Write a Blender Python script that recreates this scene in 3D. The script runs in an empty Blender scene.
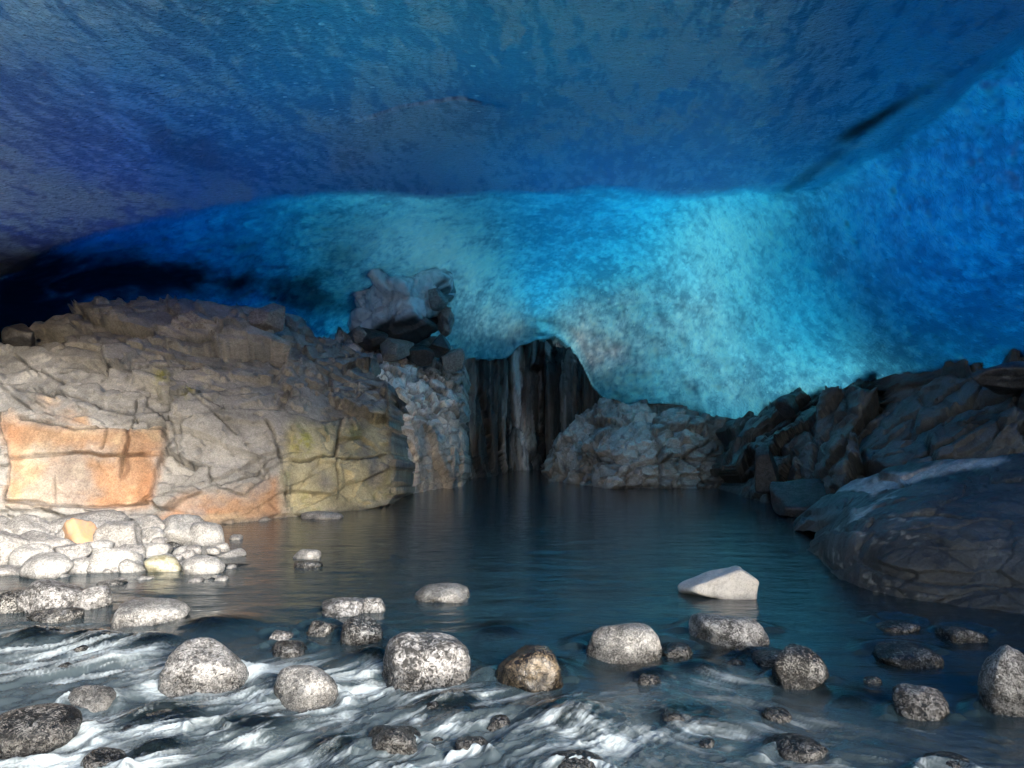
import bpy, math, random
import numpy as np

# ------------------------------------------------------------------ basics
F = 760.0; CAMH = 1.5; PITCH = math.atan(46/760.0)
sc = bpy.context.scene
COL = sc.collection
cp, sp = math.cos(PITCH), math.sin(PITCH)

def direction(px, py):
    u = (np.asarray(px, float)-512)/F; v = (384-np.asarray(py, float))/F
    return np.stack([u+0*v, cp - v*sp + 0*u, sp + v*cp + 0*u], -1)
def at(px, py, d):                       # pixel direction and real distance ahead -> point
    D = direction(px, py)
    P = D*(np.asarray(d, float)/D[..., 1])[..., None]
    P[..., 2] += CAMH
    return P
def water_d(py, z=0.0):                  # distance ahead where a ray meets height z
    D = direction(512, py)
    return (z-CAMH)/D[..., 2]*D[..., 1]

def sstep(a, b, x):
    t = np.clip((x-a)/(b-a), 0, 1); return t*t*(3-2*t)

def hash3(ix, iy, iz, seed):
    h = (ix.astype(np.int64)*73856093) ^ (iy.astype(np.int64)*19349663) ^ (iz.astype(np.int64)*83492791) ^ (seed*2654435)
    h = (h & 0xffffffff).astype(np.uint64)
    out = []
    for k in range(4):
        h = (h ^ (h >> np.uint64(15)))*np.uint64(2246822519) & np.uint64(0xffffffff)
        h = (h ^ (h >> np.uint64(13)))*np.uint64(3266489917) & np.uint64(0xffffffff)
        h = h ^ (h >> np.uint64(16))
        out.append(h.astype(float)/4294967296.0)
    return out
def noise(p, scale, seed=0):
    q = p/np.asarray(scale, float); i = np.floor(q); f = q-i; i = i.astype(int)
    f = f*f*(3-2*f); r = np.zeros(q.shape[:-1])
    for a in (0, 1):
        for b in (0, 1):
            for c in (0, 1):
                w = (f[..., 0] if a else 1-f[..., 0])*(f[..., 1] if b else 1-f[..., 1])*(f[..., 2] if c else 1-f[..., 2])
                r += w*hash3(i[..., 0]+a, i[..., 1]+b, i[..., 2]+c, seed)[0]
    return r*2-1
def fbm(p, scale, seed=0, octs=4, gain=0.5):
    r = 0; a = 1; s = np.asarray(scale, float); tot = 0
    for k in range(octs):
        r = r+a*noise(p, s, seed+k*7); tot += a; a *= gain; s = s*0.5
    return r/tot
def worley(p, scale, seed=0, jit=0.9):
    q = p/np.asarray(scale, float); i = np.floor(q).astype(int)
    F1 = np.full(q.shape[:-1], 9.0); F2 = F1.copy()
    R = [np.zeros(q.shape[:-1]) for _ in range(4)]; V = np.zeros(q.shape)
    for a in (-1, 0, 1):
        for b in (-1, 0, 1):
            for c in (-1, 0, 1):
                jx, jy, jz = i[..., 0]+a, i[..., 1]+b, i[..., 2]+c
                h = hash3(jx, jy, jz, seed); g = hash3(jx, jy, jz, seed+911)
                dv = np.stack([q[..., 0]-jx-.5-(h[0]-.5)*jit, q[..., 1]-jy-.5-(h[1]-.5)*jit, q[..., 2]-jz-.5-(h[2]-.5)*jit], -1)
                d = np.sqrt((dv**2).sum(-1)); m = d < F1
                F2 = np.where(m, F1, np.minimum(F2, d)); F1 = np.where(m, d, F1)
                V = np.where(m[..., None], dv, V)
                for k in range(4): R[k] = np.where(m, g[k], R[k])
    return F1, F2, R, V
def facets(p, scale, seed, tilt=0.8, crack=0.35, warp=0.25):
    s = np.asarray(scale, float)
    w = np.stack([fbm(p, s*1.3, seed+31, 3), fbm(p, s*1.3, seed+57, 3), fbm(p, s*1.3, seed+83, 3)], -1)*s*warp
    F1, F2, R, V = worley(p+w, s, seed)
    h = (R[0]-.5) + tilt*((R[1]-.5)*V[..., 0]+(R[2]-.5)*V[..., 1]+(R[3]-.5)*V[..., 2])*2
    e = 1-sstep(0.0, 0.12, F2-F1)
    return h-crack*e, e, R[3]

class RBF:                                # smooth surface through control values
    def __init__(s, pts, vals, reg=1e-3, sc_=100.0):
        s.p = np.asarray(pts, float)/sc_; s.sc = sc_; n = len(s.p)
        K = s.k(np.linalg.norm(s.p[:, None]-s.p[None], axis=-1))+reg*np.eye(n)
        A = np.zeros((n+3, n+3)); A[:n, :n] = K; Q = np.c_[np.ones(n), s.p]
        A[:n, n:] = Q; A[n:, :n] = Q.T
        s.w = np.linalg.solve(A, np.r_[np.asarray(vals, float), 0, 0, 0])
    def k(s, r): return np.where(r > 0, r*r*np.log(np.maximum(r, 1e-9)), 0)
    def __call__(s, x, y):
        X = np.stack([x, y], -1)/s.sc; sh = X.shape[:-1]; X = X.reshape(-1, 2); n = len(s.p)
        out = np.zeros(len(X))
        for a in range(0, len(X), 20000):
            B = X[a:a+20000]
            out[a:a+20000] = s.k(np.linalg.norm(B[:, None]-s.p[None], axis=-1))@s.w[:n]+s.w[n]+B@s.w[n+1:]
        return out.reshape(sh)

def mesh_from(name, V, faces, mat, parent=None, colors=None, attrs=None, smooth=True):
    me = bpy.data.meshes.new(name)
    V = np.asarray(V, np.float32)
    if isinstance(faces, np.ndarray) and faces.ndim == 2:
        n, k = faces.shape
        me.vertices.add(len(V)); me.vertices.foreach_set('co', V.ravel())
        me.loops.add(n*k); me.loops.foreach_set('vertex_index', faces.ravel().astype(np.int32))
        me.polygons.add(n); me.polygons.foreach_set('loop_start', np.arange(0, n*k, k, dtype=np.int32))
        me.update(calc_edges=True)
    else:
        me.from_pydata([tuple(map(float, v)) for v in V], [], [tuple(map(int, f)) for f in faces])
    me.validate()
    if smooth: me.polygons.foreach_set('use_smooth', np.ones(len(me.polygons), bool))
    if colors is not None:
        a = me.color_attributes.new('Col', 'FLOAT_COLOR', 'POINT')
        c = np.ones((len(V), 4), np.float32); c[:, :3] = colors; a.data.foreach_set('color', c.ravel())
    for k, v in (attrs or {}).items():
        a = me.attributes.new(k, 'FLOAT', 'POINT'); a.data.foreach_set('value', np.asarray(v, np.float32))
    me.materials.append(mat)
    o = bpy.data.objects.new(name, me); COL.objects.link(o)
    if parent: o.parent = parent
    return o
def tag(o, label, cat, group=None):
    o['kind'] = 'thing'
    o['label'] = label; o['category'] = cat
    if group: o['group'] = group
    return o
def struct(o): o['kind'] = 'structure'; return o
def grid_faces(nr, nc, flip=False):
    i = np.arange(nr-1)[:, None]*nc+np.arange(nc-1)[None]
    f = np.stack([i, i+1, i+nc+1, i+nc], -1).reshape(-1, 4)
    return f[:, ::-1].copy() if flip else f

# ------------------------------------------------------------------ materials
def new_mat(name):
    m = bpy.data.materials.new(name); m.use_nodes = True
    nt = m.node_tree; nt.nodes.clear()
    return m, nt
class NT:
    def __init__(s, nt): s.nt = nt
    def n(s, t, **kw):
        nd = s.nt.nodes.new(t)
        ins = kw.pop('ins', {})
        for k, v in kw.items(): setattr(nd, k, v)
        for k, v in ins.items():
            if isinstance(v, bpy.types.NodeSocket): s.nt.links.new(v, nd.inputs[k])
            else: nd.inputs[k].default_value = v
        return nd
    def link(s, a, b): s.nt.links.new(a, b)
    def coord(s, scale=(1, 1, 1), kind='Object', rot=(0, 0, 0)):
        tc = s.n('ShaderNodeTexCoord'); mp = s.n('ShaderNodeMapping', ins={'Vector': tc.outputs[kind], 'Scale': scale, 'Rotation': rot})
        return mp.outputs[0]
    def noise(s, vec, scale, detail=6, rough=.55, dist=0):
        return s.n('ShaderNodeTexNoise', ins={'Vector': vec, 'Scale': scale, 'Detail': detail, 'Roughness': rough, 'Distortion': dist}).outputs['Fac']
    def vor(s, vec, scale, feature='F1', out='Distance', rnd=1.0):
        return s.n('ShaderNodeTexVoronoi', feature=feature, ins={'Vector': vec, 'Scale': scale, 'Randomness': rnd}).outputs[out]
    def ramp(s, fac, stops, interp='LINEAR'):
        r = s.n('ShaderNodeValToRGB', ins={'Fac': fac}); e = r.color_ramp.elements; r.color_ramp.interpolation = interp
        while len(e) < len(stops): e.new(0.5)
        for k, (p, c) in enumerate(stops):
            e[k].position = p; e[k].color = (c if isinstance(c, tuple) else (c, c, c))+(1,)
        return r.outputs['Color']
    def math(s, op, a, b=0.0, clamp=False):
        nd = s.n('ShaderNodeMath', operation=op, use_clamp=clamp)
        for k, v in ((0, a), (1, b)):
            if isinstance(v, bpy.types.NodeSocket): s.link(v, nd.inputs[k])
            else: nd.inputs[k].default_value = v
        return nd.outputs[0]
    def mix(s, fac, a, b, mode='MIX'):
        nd = s.n('ShaderNodeMix', data_type='RGBA', blend_type=mode)
        for k, v in ((0, fac), (6, a), (7, b)):
            if isinstance(v, bpy.types.NodeSocket): s.link(v, nd.inputs[k])
            else: nd.inputs[k].default_value = v if not isinstance(v, tuple) else v+(1,)*(4-len(v))
        return nd.outputs[2]
    def bump(s, h, strength=.5, dist=.02, normal=None):
        nd = s.n('ShaderNodeBump', ins={'Height': h, 'Strength': strength, 'Distance': dist})
        if normal: s.link(normal, nd.inputs['Normal'])
        return nd.outputs[0]
    def out(s, surf, vol=None):
        o = s.n('ShaderNodeOutputMaterial'); s.link(surf, o.inputs['Surface'])
        if vol: s.link(vol, o.inputs['Volume'])

def rock_mat(name, rough=.75, grain=1.0, bumpd=.03, contrast=.5, spec=.35, stretch=(1, 1, 1)):
    m, nt = new_mat(name); N = NT(nt); v = N.coord(stretch)
    col = N.n('ShaderNodeVertexColor', layer_name='Col').outputs['Color']
    n1 = N.noise(v, 1.3/grain, 8, .62, .4); n2 = N.noise(v, 7/grain, 8, .7); n3 = N.noise(v, 45/grain, 5, .7)
    g = N.math('ADD', N.math('MULTIPLY', n1, .5), N.math('ADD', N.math('MULTIPLY', n2, .3), N.math('MULTIPLY', n3, .2)))
    lo, hi = 1-contrast, 1+contrast
    var = N.ramp(g, [(.36, lo), (.5, 1.0), (.64, hi)])
    c = N.mix(1.0, col, var, 'MULTIPLY')
    sp_ = N.ramp(N.vor(v, 60/grain, 'F1', 'Color'), [(.2, .75), (.8, 1.25)])
    c = N.mix(.6, c, N.mix(1.0, c, sp_, 'MULTIPLY'))
    cr = N.math('SMOOTH_MIN', N.vor(N.coord(stretch), 3.3/grain, 'DISTANCE_TO_EDGE'), .06)
    h = N.math('ADD', N.math('MULTIPLY', n2, 1.0), N.math('ADD', N.math('MULTIPLY', n3, .35), N.math('MULTIPLY', cr, 3)))
    b = N.bump(h, .9, bumpd)
    p = N.n('ShaderNodeBsdfPrincipled', ins={'Base Color': c, 'Roughness': N.math('ADD', rough-.12, N.math('MULTIPLY', n2, .24)), 'Normal': b, 'Specular IOR Level': spec})
    N.out(p.outputs[0]); return m
def boulder_mat(name, light=(.62, .6, .58), dark=(.09, .085, .08), amt=.5, scale=1.0, wet=.45, bd=.012):
    m, nt = new_mat(name); N = NT(nt)
    tc = N.coord((1, 1, 1))
    warp = N.n('ShaderNodeTexNoise', ins={'Vector': tc, 'Scale': 14*scale, 'Detail': 3}).outputs['Color']
    vv = N.n('ShaderNodeMix', data_type='VECTOR', ins={0: .07}); N.link(tc, vv.inputs[4]); N.link(warp, vv.inputs[5])
    v = vv.outputs[1]
    f1 = N.vor(v, 34*scale, 'F1', 'Color'); f2 = N.vor(v, 95*scale, 'F1', 'Color'); n = N.noise(tc, 4, 5, .65); nf = N.noise(tc, 70*scale, 4, .75)
    k = N.math('ADD', N.math('MULTIPLY', f1, .3), N.math('ADD', N.math('MULTIPLY', f2, .38), N.math('ADD', N.math('MULTIPLY', n, .75), N.math('MULTIPLY', nf, .5))))
    a = 1.0+.3*(.5-amt)
    mid = tuple((x*.5+y*.5) for x, y in zip(light, dark))
    c = N.ramp(N.math('DIVIDE', k, 2.0), [(a/2-.12, dark), (a/2-.01, mid), (a/2+.07, light)])
    # water line: stones are dark and wet just above the surface
    geo = N.n('ShaderNodeNewGeometry').outputs['Position']
    z = N.n('ShaderNodeSeparateXYZ', ins={0: geo}).outputs['Z']
    zz = N.math('ADD', z, N.math('MULTIPLY', N.math('SUBTRACT', n, .5), .1))
    w = N.n('ShaderNodeMapRange', ins={'Value': zz, 'From Min': -.01, 'From Max': .06, 'To Min': 1.0, 'To Max': 0.0}).outputs[0]
    c = N.mix(w, c, N.mix(1.0, c, (.38, .38, .38), 'MULTIPLY'))
    h = N.math('ADD', N.math('MULTIPLY', f1, .6), N.math('ADD', N.math('MULTIPLY', nf, .4), N.math('MULTIPLY', n, 1.5)))
    b = N.bump(h, .8, bd)
    r = N.mix(w, (wet,)*3, (.12,)*3)
    p = N.n('ShaderNodeBsdfPrincipled', ins={'Base Color': c, 'Roughness': r, 'Normal': b, 'Specular IOR Level': .5})
    N.out(p.outputs[0]); return m

def ice_mat(name, absorb=(0.0, .806, .928), dens=2.6, fleck=16.0, dirt_shade_c=(.016, .02, .024), frostc=(.4, .68, .86), fk=.66):
    """glacier ice: light passes through its real thickness and is absorbed by the volume"""
    m, nt = new_mat(name); N = NT(nt); v0 = N.coord()
    at_ = lambda k: N.n('ShaderNodeAttribute', attribute_name=k).outputs['Fac']
    dirt, frost, bub_glow = at_('dirt'), at_('frost'), at_('bubble_glow')  # real debris and bubbles, mixed with painted shade and glow
    n2 = N.noise(v0, fleck, 3, .65, .4)
    f = N.math('ADD', frost, N.math('MULTIPLY', N.math('SUBTRACT', n2, .5), 1.7), clamp=True)
    f = N.math('MULTIPLY', f, N.math('GREATER_THAN', frost, .01))
    q = N.math('ADD', bub_glow, N.math('MULTIPLY', N.math('SUBTRACT', n2, .5), 1.0))
    tcol = N.ramp(q, [(.1, (.3, .44, .57)), (.42, (.55, .7, .82)), (.65, (.8, .9, .97)), (.95, (1.0, 1.0, 1.0))])
    dc = N.mix(f, (.06, .13, .2), frostc)
    sv = N.n('ShaderNodeTexVoronoi', feature='F1', ins={'Vector': v0, 'Scale': 9.0})
    spk = N.math('MULTIPLY', N.math('LESS_THAN', sv.outputs['Distance'], .22), N.math('GREATER_THAN', N.n('ShaderNodeSeparateXYZ', ins={0: sv.outputs['Color']}).outputs[0], .93))  # white spots painted in as sparkle of the frost
    dc = N.mix(spk, dc, (.9, .95, 1.0)); tcol = N.mix(spk, tcol, (1, 1, 1))
    dc = N.mix(dirt, dc, dirt_shade_c); tcol = N.mix(dirt, tcol, tuple(x*.6 for x in dirt_shade_c))
    b = N.bump(n2, 1.0, .045)
    d = N.n('ShaderNodeBsdfDiffuse', ins={'Color': dc, 'Normal': b})
    t = N.n('ShaderNodeBsdfTranslucent', ins={'Color': tcol})
    mx = N.n('ShaderNodeMixShader', ins={0: N.math('SUBTRACT', .93, N.math('MULTIPLY', f, fk), clamp=True), 1: d.outputs[0], 2: t.outputs[0]})
    g = N.n('ShaderNodeBsdfGlossy', ins={'Color': (.85, .9, 1, 1), 'Roughness': .14, 'Normal': b})
    fr = N.n('ShaderNodeFresnel', ins={'IOR': 1.5, 'Normal': b})
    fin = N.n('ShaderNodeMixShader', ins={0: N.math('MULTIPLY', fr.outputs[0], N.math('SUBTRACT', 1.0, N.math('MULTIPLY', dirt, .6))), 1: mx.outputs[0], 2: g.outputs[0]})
    vol = N.n('ShaderNodeVolumeAbsorption', ins={'Color': absorb+(1,), 'Density': dens})
    N.out(fin.outputs[0], vol.outputs[0]); return m

def simple(name, col, rough=.6, bscale=3, bd=.05):
    m, nt = new_mat(name); N = NT(nt); v = N.coord(kind='Object')
    n = N.noise(v, bscale, 8, .6)
    c = N.mix(N.ramp(n, [(.35, 0.0), (.65, 1.0)]), tuple(x*.8 for x in col), col)
    p = N.n('ShaderNodeBsdfPrincipled', ins={'Base Color': c, 'Roughness': rough, 'Normal': N.bump(n, .6, bd)})
    N.out(p.outputs[0]); return m

def poly_mask(px, py, poly, soft=3.0):
    """signed distance based soft mask of a polygon"""
    poly = np.asarray(poly, float); inside = np.zeros(px.shape, bool); dist = np.full(px.shape, 1e9)
    m = len(poly)
    for k in range(m):
        x1, y1 = poly[k]; x2, y2 = poly[(k+1) % m]
        cond = ((y1 > py) != (y2 > py)) & (px < (x2-x1)*(py-y1)/((y2-y1) if y2 != y1 else 1e-9)+x1)
        inside ^= cond
        t = np.clip(((px-x1)*(x2-x1)+(py-y1)*(y2-y1))/max(1e-9, (x2-x1)**2+(y2-y1)**2), 0, 1)
        dist = np.minimum(dist, np.hypot(px-x1-t*(x2-x1), py-y1-t*(y2-y1)))
    sd = np.where(inside, dist, -dist)
    return sstep(-soft, soft, sd)
# ------------------------------------------------------------------ the ice ceiling
def azel(px, py):
    D = direction(px, py)
    return np.degrees(np.arctan2(D[..., 0], D[..., 1])), np.degrees(np.arctan2(D[..., 2], np.hypot(D[..., 0], D[..., 1])))
def ctrl_px(L):
    pts, vals = [], []
    for px, py, v in L:
        a, e = azel(px, py); D = direction(px, py)
        r = v*np.linalg.norm(D)/D[1]
        pts.append((a, e)); vals.append(math.log(r))
    return pts, vals
OUTSIDE = [(-70, 5, 12), (-70, 25, 9), (-70, 45, 6), (-70, 70, 4), (-100, 5, 12), (-100, 30, 8.5), (-100, 70, 4.2), (-45, 60, 4.6), (0, 70, 4.0), (0, 58, 4.2), (45, 60, 4.3),
           (70, 5, 8.5), (70, 25, 7.5), (70, 45, 5.4), (70, 70, 3.9), (120, 5, 8.5), (120, 30, 7.2), (120, 60, 4.2), (100, 5, 8.5), (100, 30, 7.2), (100, 70, 4.0), (-50, 3, 15), (50, 3, 9.5), (50, 30, 7.3), (-50, 30, 8.2)]
near_p, near_v = ctrl_px([(0, 0, 5.4), (250, 0, 5.2), (512, 0, 5.1), (800, 0, 5.1), (1024, 0, 5.2), (0, 100, 6.8), (256, 100, 7.2), (512, 100, 7.3), (768, 100, 7.2), (1024, 100, 6.4),
    (0, 190, 8.8), (150, 190, 9.6), (330, 190, 11.2), (512, 190, 12), (700, 190, 11.5), (800, 180, 10.5), (0, 265, 11.2), (110, 225, 11), (200, 210, 11.3), (900, 120, 7.8), (512, 300, 18), (100, 350, 17), (1024, 300, 8)])
far_p, far_v = ctrl_px([(0, 275, 13), (100, 240, 13.5), (200, 225, 14.5), (300, 205, 15.5), (400, 200, 16.5), (500, 198, 17.5), (600, 198, 17.5), (700, 198, 16), (800, 195, 12.5), (860, 155, 9.8), (940, 95, 7.8), (1024, 25, 6.3),
    (100, 265, 15), (250, 250, 16.5), (350, 260, 18.5), (420, 270, 20.5), (500, 270, 23), (600, 260, 22), (680, 260, 19.5), (740, 250, 16), (800, 270, 14), (870, 260, 11.5), (950, 250, 9.3), (1024, 230, 8),
    (0, 310, 16), (100, 310, 17), (250, 310, 18.5), (350, 330, 22), (450, 350, 23), (510, 345, 26), (540, 330, 27), (600, 312, 24), (600, 390, 23.6), (650, 400, 22.6), (700, 310, 20), (700, 400, 21.4), (780, 400, 18.6), (850, 370, 15.5), (950, 350, 12), (1024, 350, 10.8),
    (0, 480, 17), (250, 480, 19), (450, 480, 26), (540, 480, 28), (700, 490, 23), (850, 480, 17), (1024, 470, 12), (512, 100, 10), (250, 100, 9), (800, 100, 8)])
out_p = [(a, e) for a, e, r in OUTSIDE]; out_v = [math.log(r) for a, e, r in OUTSIDE]
near_f = RBF(near_p+out_p, near_v+out_v, 1e-3, 20.0)
far_f = RBF(far_p+out_p, far_v+out_v, 1e-3, 20.0)
# thickness of the glacier above the cave (m)
TH = [(0, 0, 2.2), (250, 0, 1.1), (512, 0, .9), (700, 0, .9), (850, 0, 1.5), (1024, 0, 2.4), (0, 100, 3.0), (150, 100, 3.0), (256, 100, 2.2), (512, 100, 1.5), (768, 100, 1.8), (900, 80, 2.6),
      (0, 190, 3.2), (150, 190, 4.), (330, 175, 3.2), (512, 175, 2.8), (700, 175, 2.8), (800, 160, 2.6), (0, 290, 6), (110, 260, 6), (200, 270, 5), (250, 245, 3.2), (280, 280, 4.5), (60, 110, 4), (130, 60, 2.8), (200, 140, 3.8), (280, 150, 3.4), (930, 30, 4), (870, 60, 3.6),
      (340, 225, .7), (430, 250, .35), (400, 215, .6), (150, 235, 7), (230, 230, 4.5), (500, 220, 1.7), (600, 240, 1.9), (680, 215, 1.9), (520, 290, 1.6), (620, 285, 1.6), (540, 250, 1.8), (460, 290, .6), (340, 290, 1.1), (740, 230, 1.3), (720, 300, 1.0), (720, 370, .55),
      (800, 230, 1.5), (800, 300, 1.6), (870, 230, 2.2), (870, 330, 3.2), (950, 180, 2.4), (1024, 100, 2.8), (950, 270, 3.2), (950, 330, 5), (1024, 330, 6), (1024, 230, 3.8), (920, 357, .8), (1024, 380, 4.5), (450, 335, .8), (520, 328, .9), (560, 325, .9), (600, 350, .85), (650, 340, .7), (650, 390, .6), (690, 400, .6)]
tp = [tuple(map(float, azel(x, y))) for x, y, t in TH]; tv = [math.log(t) for x, y, t in TH]
for a, e, r in OUTSIDE: tp.append((a, e)); tv.append(math.log(3.0 if e < 50 else 1.2))
thick_f = RBF(tp, tv, 1e-2, 20.0)
FOLD = np.array([(-900, 300), (0, 272), (60, 240), (110, 226), (200, 212), (290, 196), (400, 192), (520, 191), (640, 190), (760, 190), (810, 183), (860, 150), (940, 92), (1024, 20), (1400, -320)], float)

def axis(a0, a1, b0, b1, dense, coarse):
    return np.r_[np.arange(a0, b0, coarse), np.arange(b0, b1, dense), np.arange(b1, a1+.01, coarse)]
A = axis(-105, 120, -37, 37, .12, 1.5); E = axis(-8, 46, 2, 33, .12, 1.5)
AA, EE = np.meshgrid(np.radians(A), np.radians(E))
D = np.stack([np.sin(AA)*np.cos(EE), np.cos(AA)*np.cos(EE), np.sin(EE)], -1)
Df = D[..., 1]*cp+D[..., 2]*sp; Du = -D[..., 1]*sp+D[..., 2]*cp
okf = Df > .15
PX = np.where(okf, 512+F*D[..., 0]/np.maximum(Df, .15), np.where(D[..., 0] > 0, 4000, -4000))
PY = np.where(okf, 384-F*Du/np.maximum(Df, .15), -2000)
AD, ED = np.degrees(AA), np.degrees(EE)
rn = np.exp(near_f(AD, ED)); rf = np.exp(far_f(AD, ED))
P0 = D*rn[..., None]
wob = fbm(P0, 1.3, 5, 5)*17
fy = np.interp(PX, FOLD[:, 0], FOLD[:, 1])+wob
s = sstep(-2, 7+18*sstep(760, 900, PX), PY-fy); s = np.where(okf, s, 0)
lipx = [430, 445, 490, 505, 520, 540, 556, 570, 582, 592, 606, 650, 720, 800, 830]
lipy = [600, 356, 360, 356, 343, 336, 333, 345, 362, 385, 399, 408, 425, 430, 600]
s2 = sstep(-1.5, 4, PY-np.interp(PX, lipx, lipy)-4*fbm(P0, .5, 8, 3)-2)*((PX > 430) & (PX < 830))*okf
topx = [525, 556, 575, 600, 640, 672, 700, 730]; topy = [318, 320, 314, 308, 303, 304, 311, 330]
s3 = sstep(-1, 2.5, PY-np.interp(PX, topx, topy)-3*fbm(P0, .6, 18, 3))*sstep(525, 545, PX)*(1-sstep(690, 740, PX))*(1-sstep(0, 60, PY-330))
r = rn*(1-s)+np.maximum(rf, rn)*s*(1+.3*s2)-.14*s3
# a shallow overlapping shelf in the near ceiling
shelf = np.interp(PX, [330, 345, 400, 460, 520, 700], [150, 125, 106, 97, 112, 170])
sm = sstep(-1.5, 2.5, PY-shelf)*sstep(325, 350, PX)*(1-sstep(450, 560, PX))*(1-s)*(1-sstep(20, 70, PY-shelf))
shelf2 = sstep(-4, 4, PX-np.interp(PY, [110, 130, 165, 190], [300, 318, 336, 360]))*sstep(112, 122, PY)*(1-s)*(1-sstep(0, 70, PX-330))
r = r-.12*sm-.08*shelf2*(1-sm)
P = D*r[..., None]; P[..., 2] += CAMH
# scallops and undulations
n_big = fbm(P, (2.6, 2.6, 2.0), 11, 4)
W1, W2, _, _ = worley(P+fbm(P, .5, 3, 2)[..., None]*.12, (.55, .5, .4), 21)
W3, W4, R3, _ = worley(P+fbm(P, .3, 9, 2)[..., None]*.06, (.22, .22, .17), 22)
W5, W6, _, _ = worley(P, (.5, .22, .3), 25)
amp_far = s
disp = .22*n_big + amp_far*(.26*(.6-W1)+.12*(.6-W3)) + (1-s)*(.03*(.6-W5)+.02*(.6-W3)+.05*fbm(P, (.5, .5, .3), 13, 4))
P = P-D*disp[..., None]
th = np.exp(thick_f(AD, ED))
th = (.36+.66*th)*s+(.08+th)*1.3*(1-s)*(1+.35*fbm(P, (1.6, 1.6, 1.2), 77, 3))+.0
C0 = np.array([0, 8.0, 0])
OD = P-C0; OD /= np.linalg.norm(OD, axis=-1)[..., None]; OD = OD*.55+np.array([0, 0, .75]); OD /= np.linalg.norm(OD, axis=-1)[..., None]
OUT = P+OD*np.clip(th, .35, 12)[..., None]
dirt = np.zeros_like(r)  # debris in the ice, plus shade painted dark at the left
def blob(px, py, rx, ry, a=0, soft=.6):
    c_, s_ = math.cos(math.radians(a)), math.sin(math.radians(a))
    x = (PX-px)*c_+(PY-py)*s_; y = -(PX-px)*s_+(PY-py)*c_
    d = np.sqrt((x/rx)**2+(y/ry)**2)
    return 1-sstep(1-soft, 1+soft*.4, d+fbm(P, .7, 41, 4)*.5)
dirt = np.maximum(dirt, blob(100, 278, 280, 44, 2, .8)*1.0)  # shadow gap where the ice rests on the left cliff, painted near black
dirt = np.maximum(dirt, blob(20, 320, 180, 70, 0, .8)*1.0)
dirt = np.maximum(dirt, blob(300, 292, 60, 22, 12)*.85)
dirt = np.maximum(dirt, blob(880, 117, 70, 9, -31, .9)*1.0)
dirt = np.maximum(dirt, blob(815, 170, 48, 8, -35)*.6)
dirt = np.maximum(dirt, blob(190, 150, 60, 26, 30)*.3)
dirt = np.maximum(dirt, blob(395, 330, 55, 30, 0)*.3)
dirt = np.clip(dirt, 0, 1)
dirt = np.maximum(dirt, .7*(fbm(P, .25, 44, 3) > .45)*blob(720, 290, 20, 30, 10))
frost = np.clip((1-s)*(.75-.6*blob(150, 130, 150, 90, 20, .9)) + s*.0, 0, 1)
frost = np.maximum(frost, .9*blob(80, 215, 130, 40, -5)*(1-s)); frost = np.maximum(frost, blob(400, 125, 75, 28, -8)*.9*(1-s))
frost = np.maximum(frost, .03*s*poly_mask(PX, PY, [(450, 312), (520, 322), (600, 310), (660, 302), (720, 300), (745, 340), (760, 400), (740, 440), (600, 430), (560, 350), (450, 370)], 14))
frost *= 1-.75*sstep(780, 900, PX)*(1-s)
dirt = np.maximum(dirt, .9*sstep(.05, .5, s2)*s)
dirt = np.maximum(dirt, s*sstep(150, 40, PX+30*fbm(P, .8, 46, 3))*sstep(262, 282, PY))  # painted shade carried on over the far left strip
nr, nc = P.shape[:2]; n = nr*nc
f_in = grid_faces(nr, nc, True); f_out = grid_faces(nr, nc)+n
ring = np.r_[np.arange(nc), np.arange(1, nr)*nc+nc-1, (nr-1)*nc+np.arange(nc-2, -1, -1), np.arange(nr-2, 0, -1)*nc]
rn2 = np.roll(ring, -1)
f_side = np.stack([ring, rn2, rn2+n, ring+n], -1)
# inner normals must face down into the cave, outer ones up
VV = np.r_[P.reshape(-1, 3), OUT.reshape(-1, 3)]
# bubbly ice tone: flow streaks overhead, scallop shading and glow painted in the scoop
ca, sa = math.cos(math.radians(82)), math.sin(math.radians(82))
PS = np.stack([P[..., 0]*ca+P[..., 1]*sa, -P[..., 0]*sa+P[..., 1]*ca, P[..., 2]], -1)
PS = PS+fbm(P, .6, 90, 3)[..., None]*.12
strk = fbm(PS, (.34, .085, .2), 91, 3, .6); strk2 = fbm(PS, (2.6, 1.1, 1.2), 92, 3); fine = fbm(PS, (.13, .035, .1), 93, 2, .7)
q1 = sstep(-.2, .26, strk*.75+strk2*.5+fine*.35+.08)
W7, W8, R7, _ = worley(P+fbm(P, .15, 19, 2)[..., None]*.04, (.12, .12, .09), 24)
bub_glow = s*(.46+.5*(.5-W1)+.6*(.48-W3)+.6*(.48-W7)+.42*fbm(P, .9, 94, 4)+.25*(R7[0]-.5)+.22*(R3[0]-.5)) + (1-s)*(.1+.65*q1)
drk = s*sstep(900, 1000, PX+.9*(PY-300))*.22; bub_glow = bub_glow-drk*1.2; bub_glow = bub_glow-1.2*(4*s2*(1-s2))*s
bub_glow = bub_glow+.4*blob(425, 245, 85, 50, 10, .9)*s+.22*blob(745, 250, 50, 60, 30, .9)*s+.2*blob(680, 360, 90, 45, 0, .9)*s-.18*blob(570, 245, 80, 40, 0, .9)*s  # glow hot spots and a dimmer centre put into the ice colour
frost = np.clip(frost*(.2+1.15*q1)*(1-.55*sstep(120, 185, PY)*(PX > 250)), 0, 1)
frost = np.clip(np.maximum(frost, .75*sm+.45*shelf2*(1-sm)), 0, 1)
ICE = ice_mat('glacier_ice')
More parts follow.
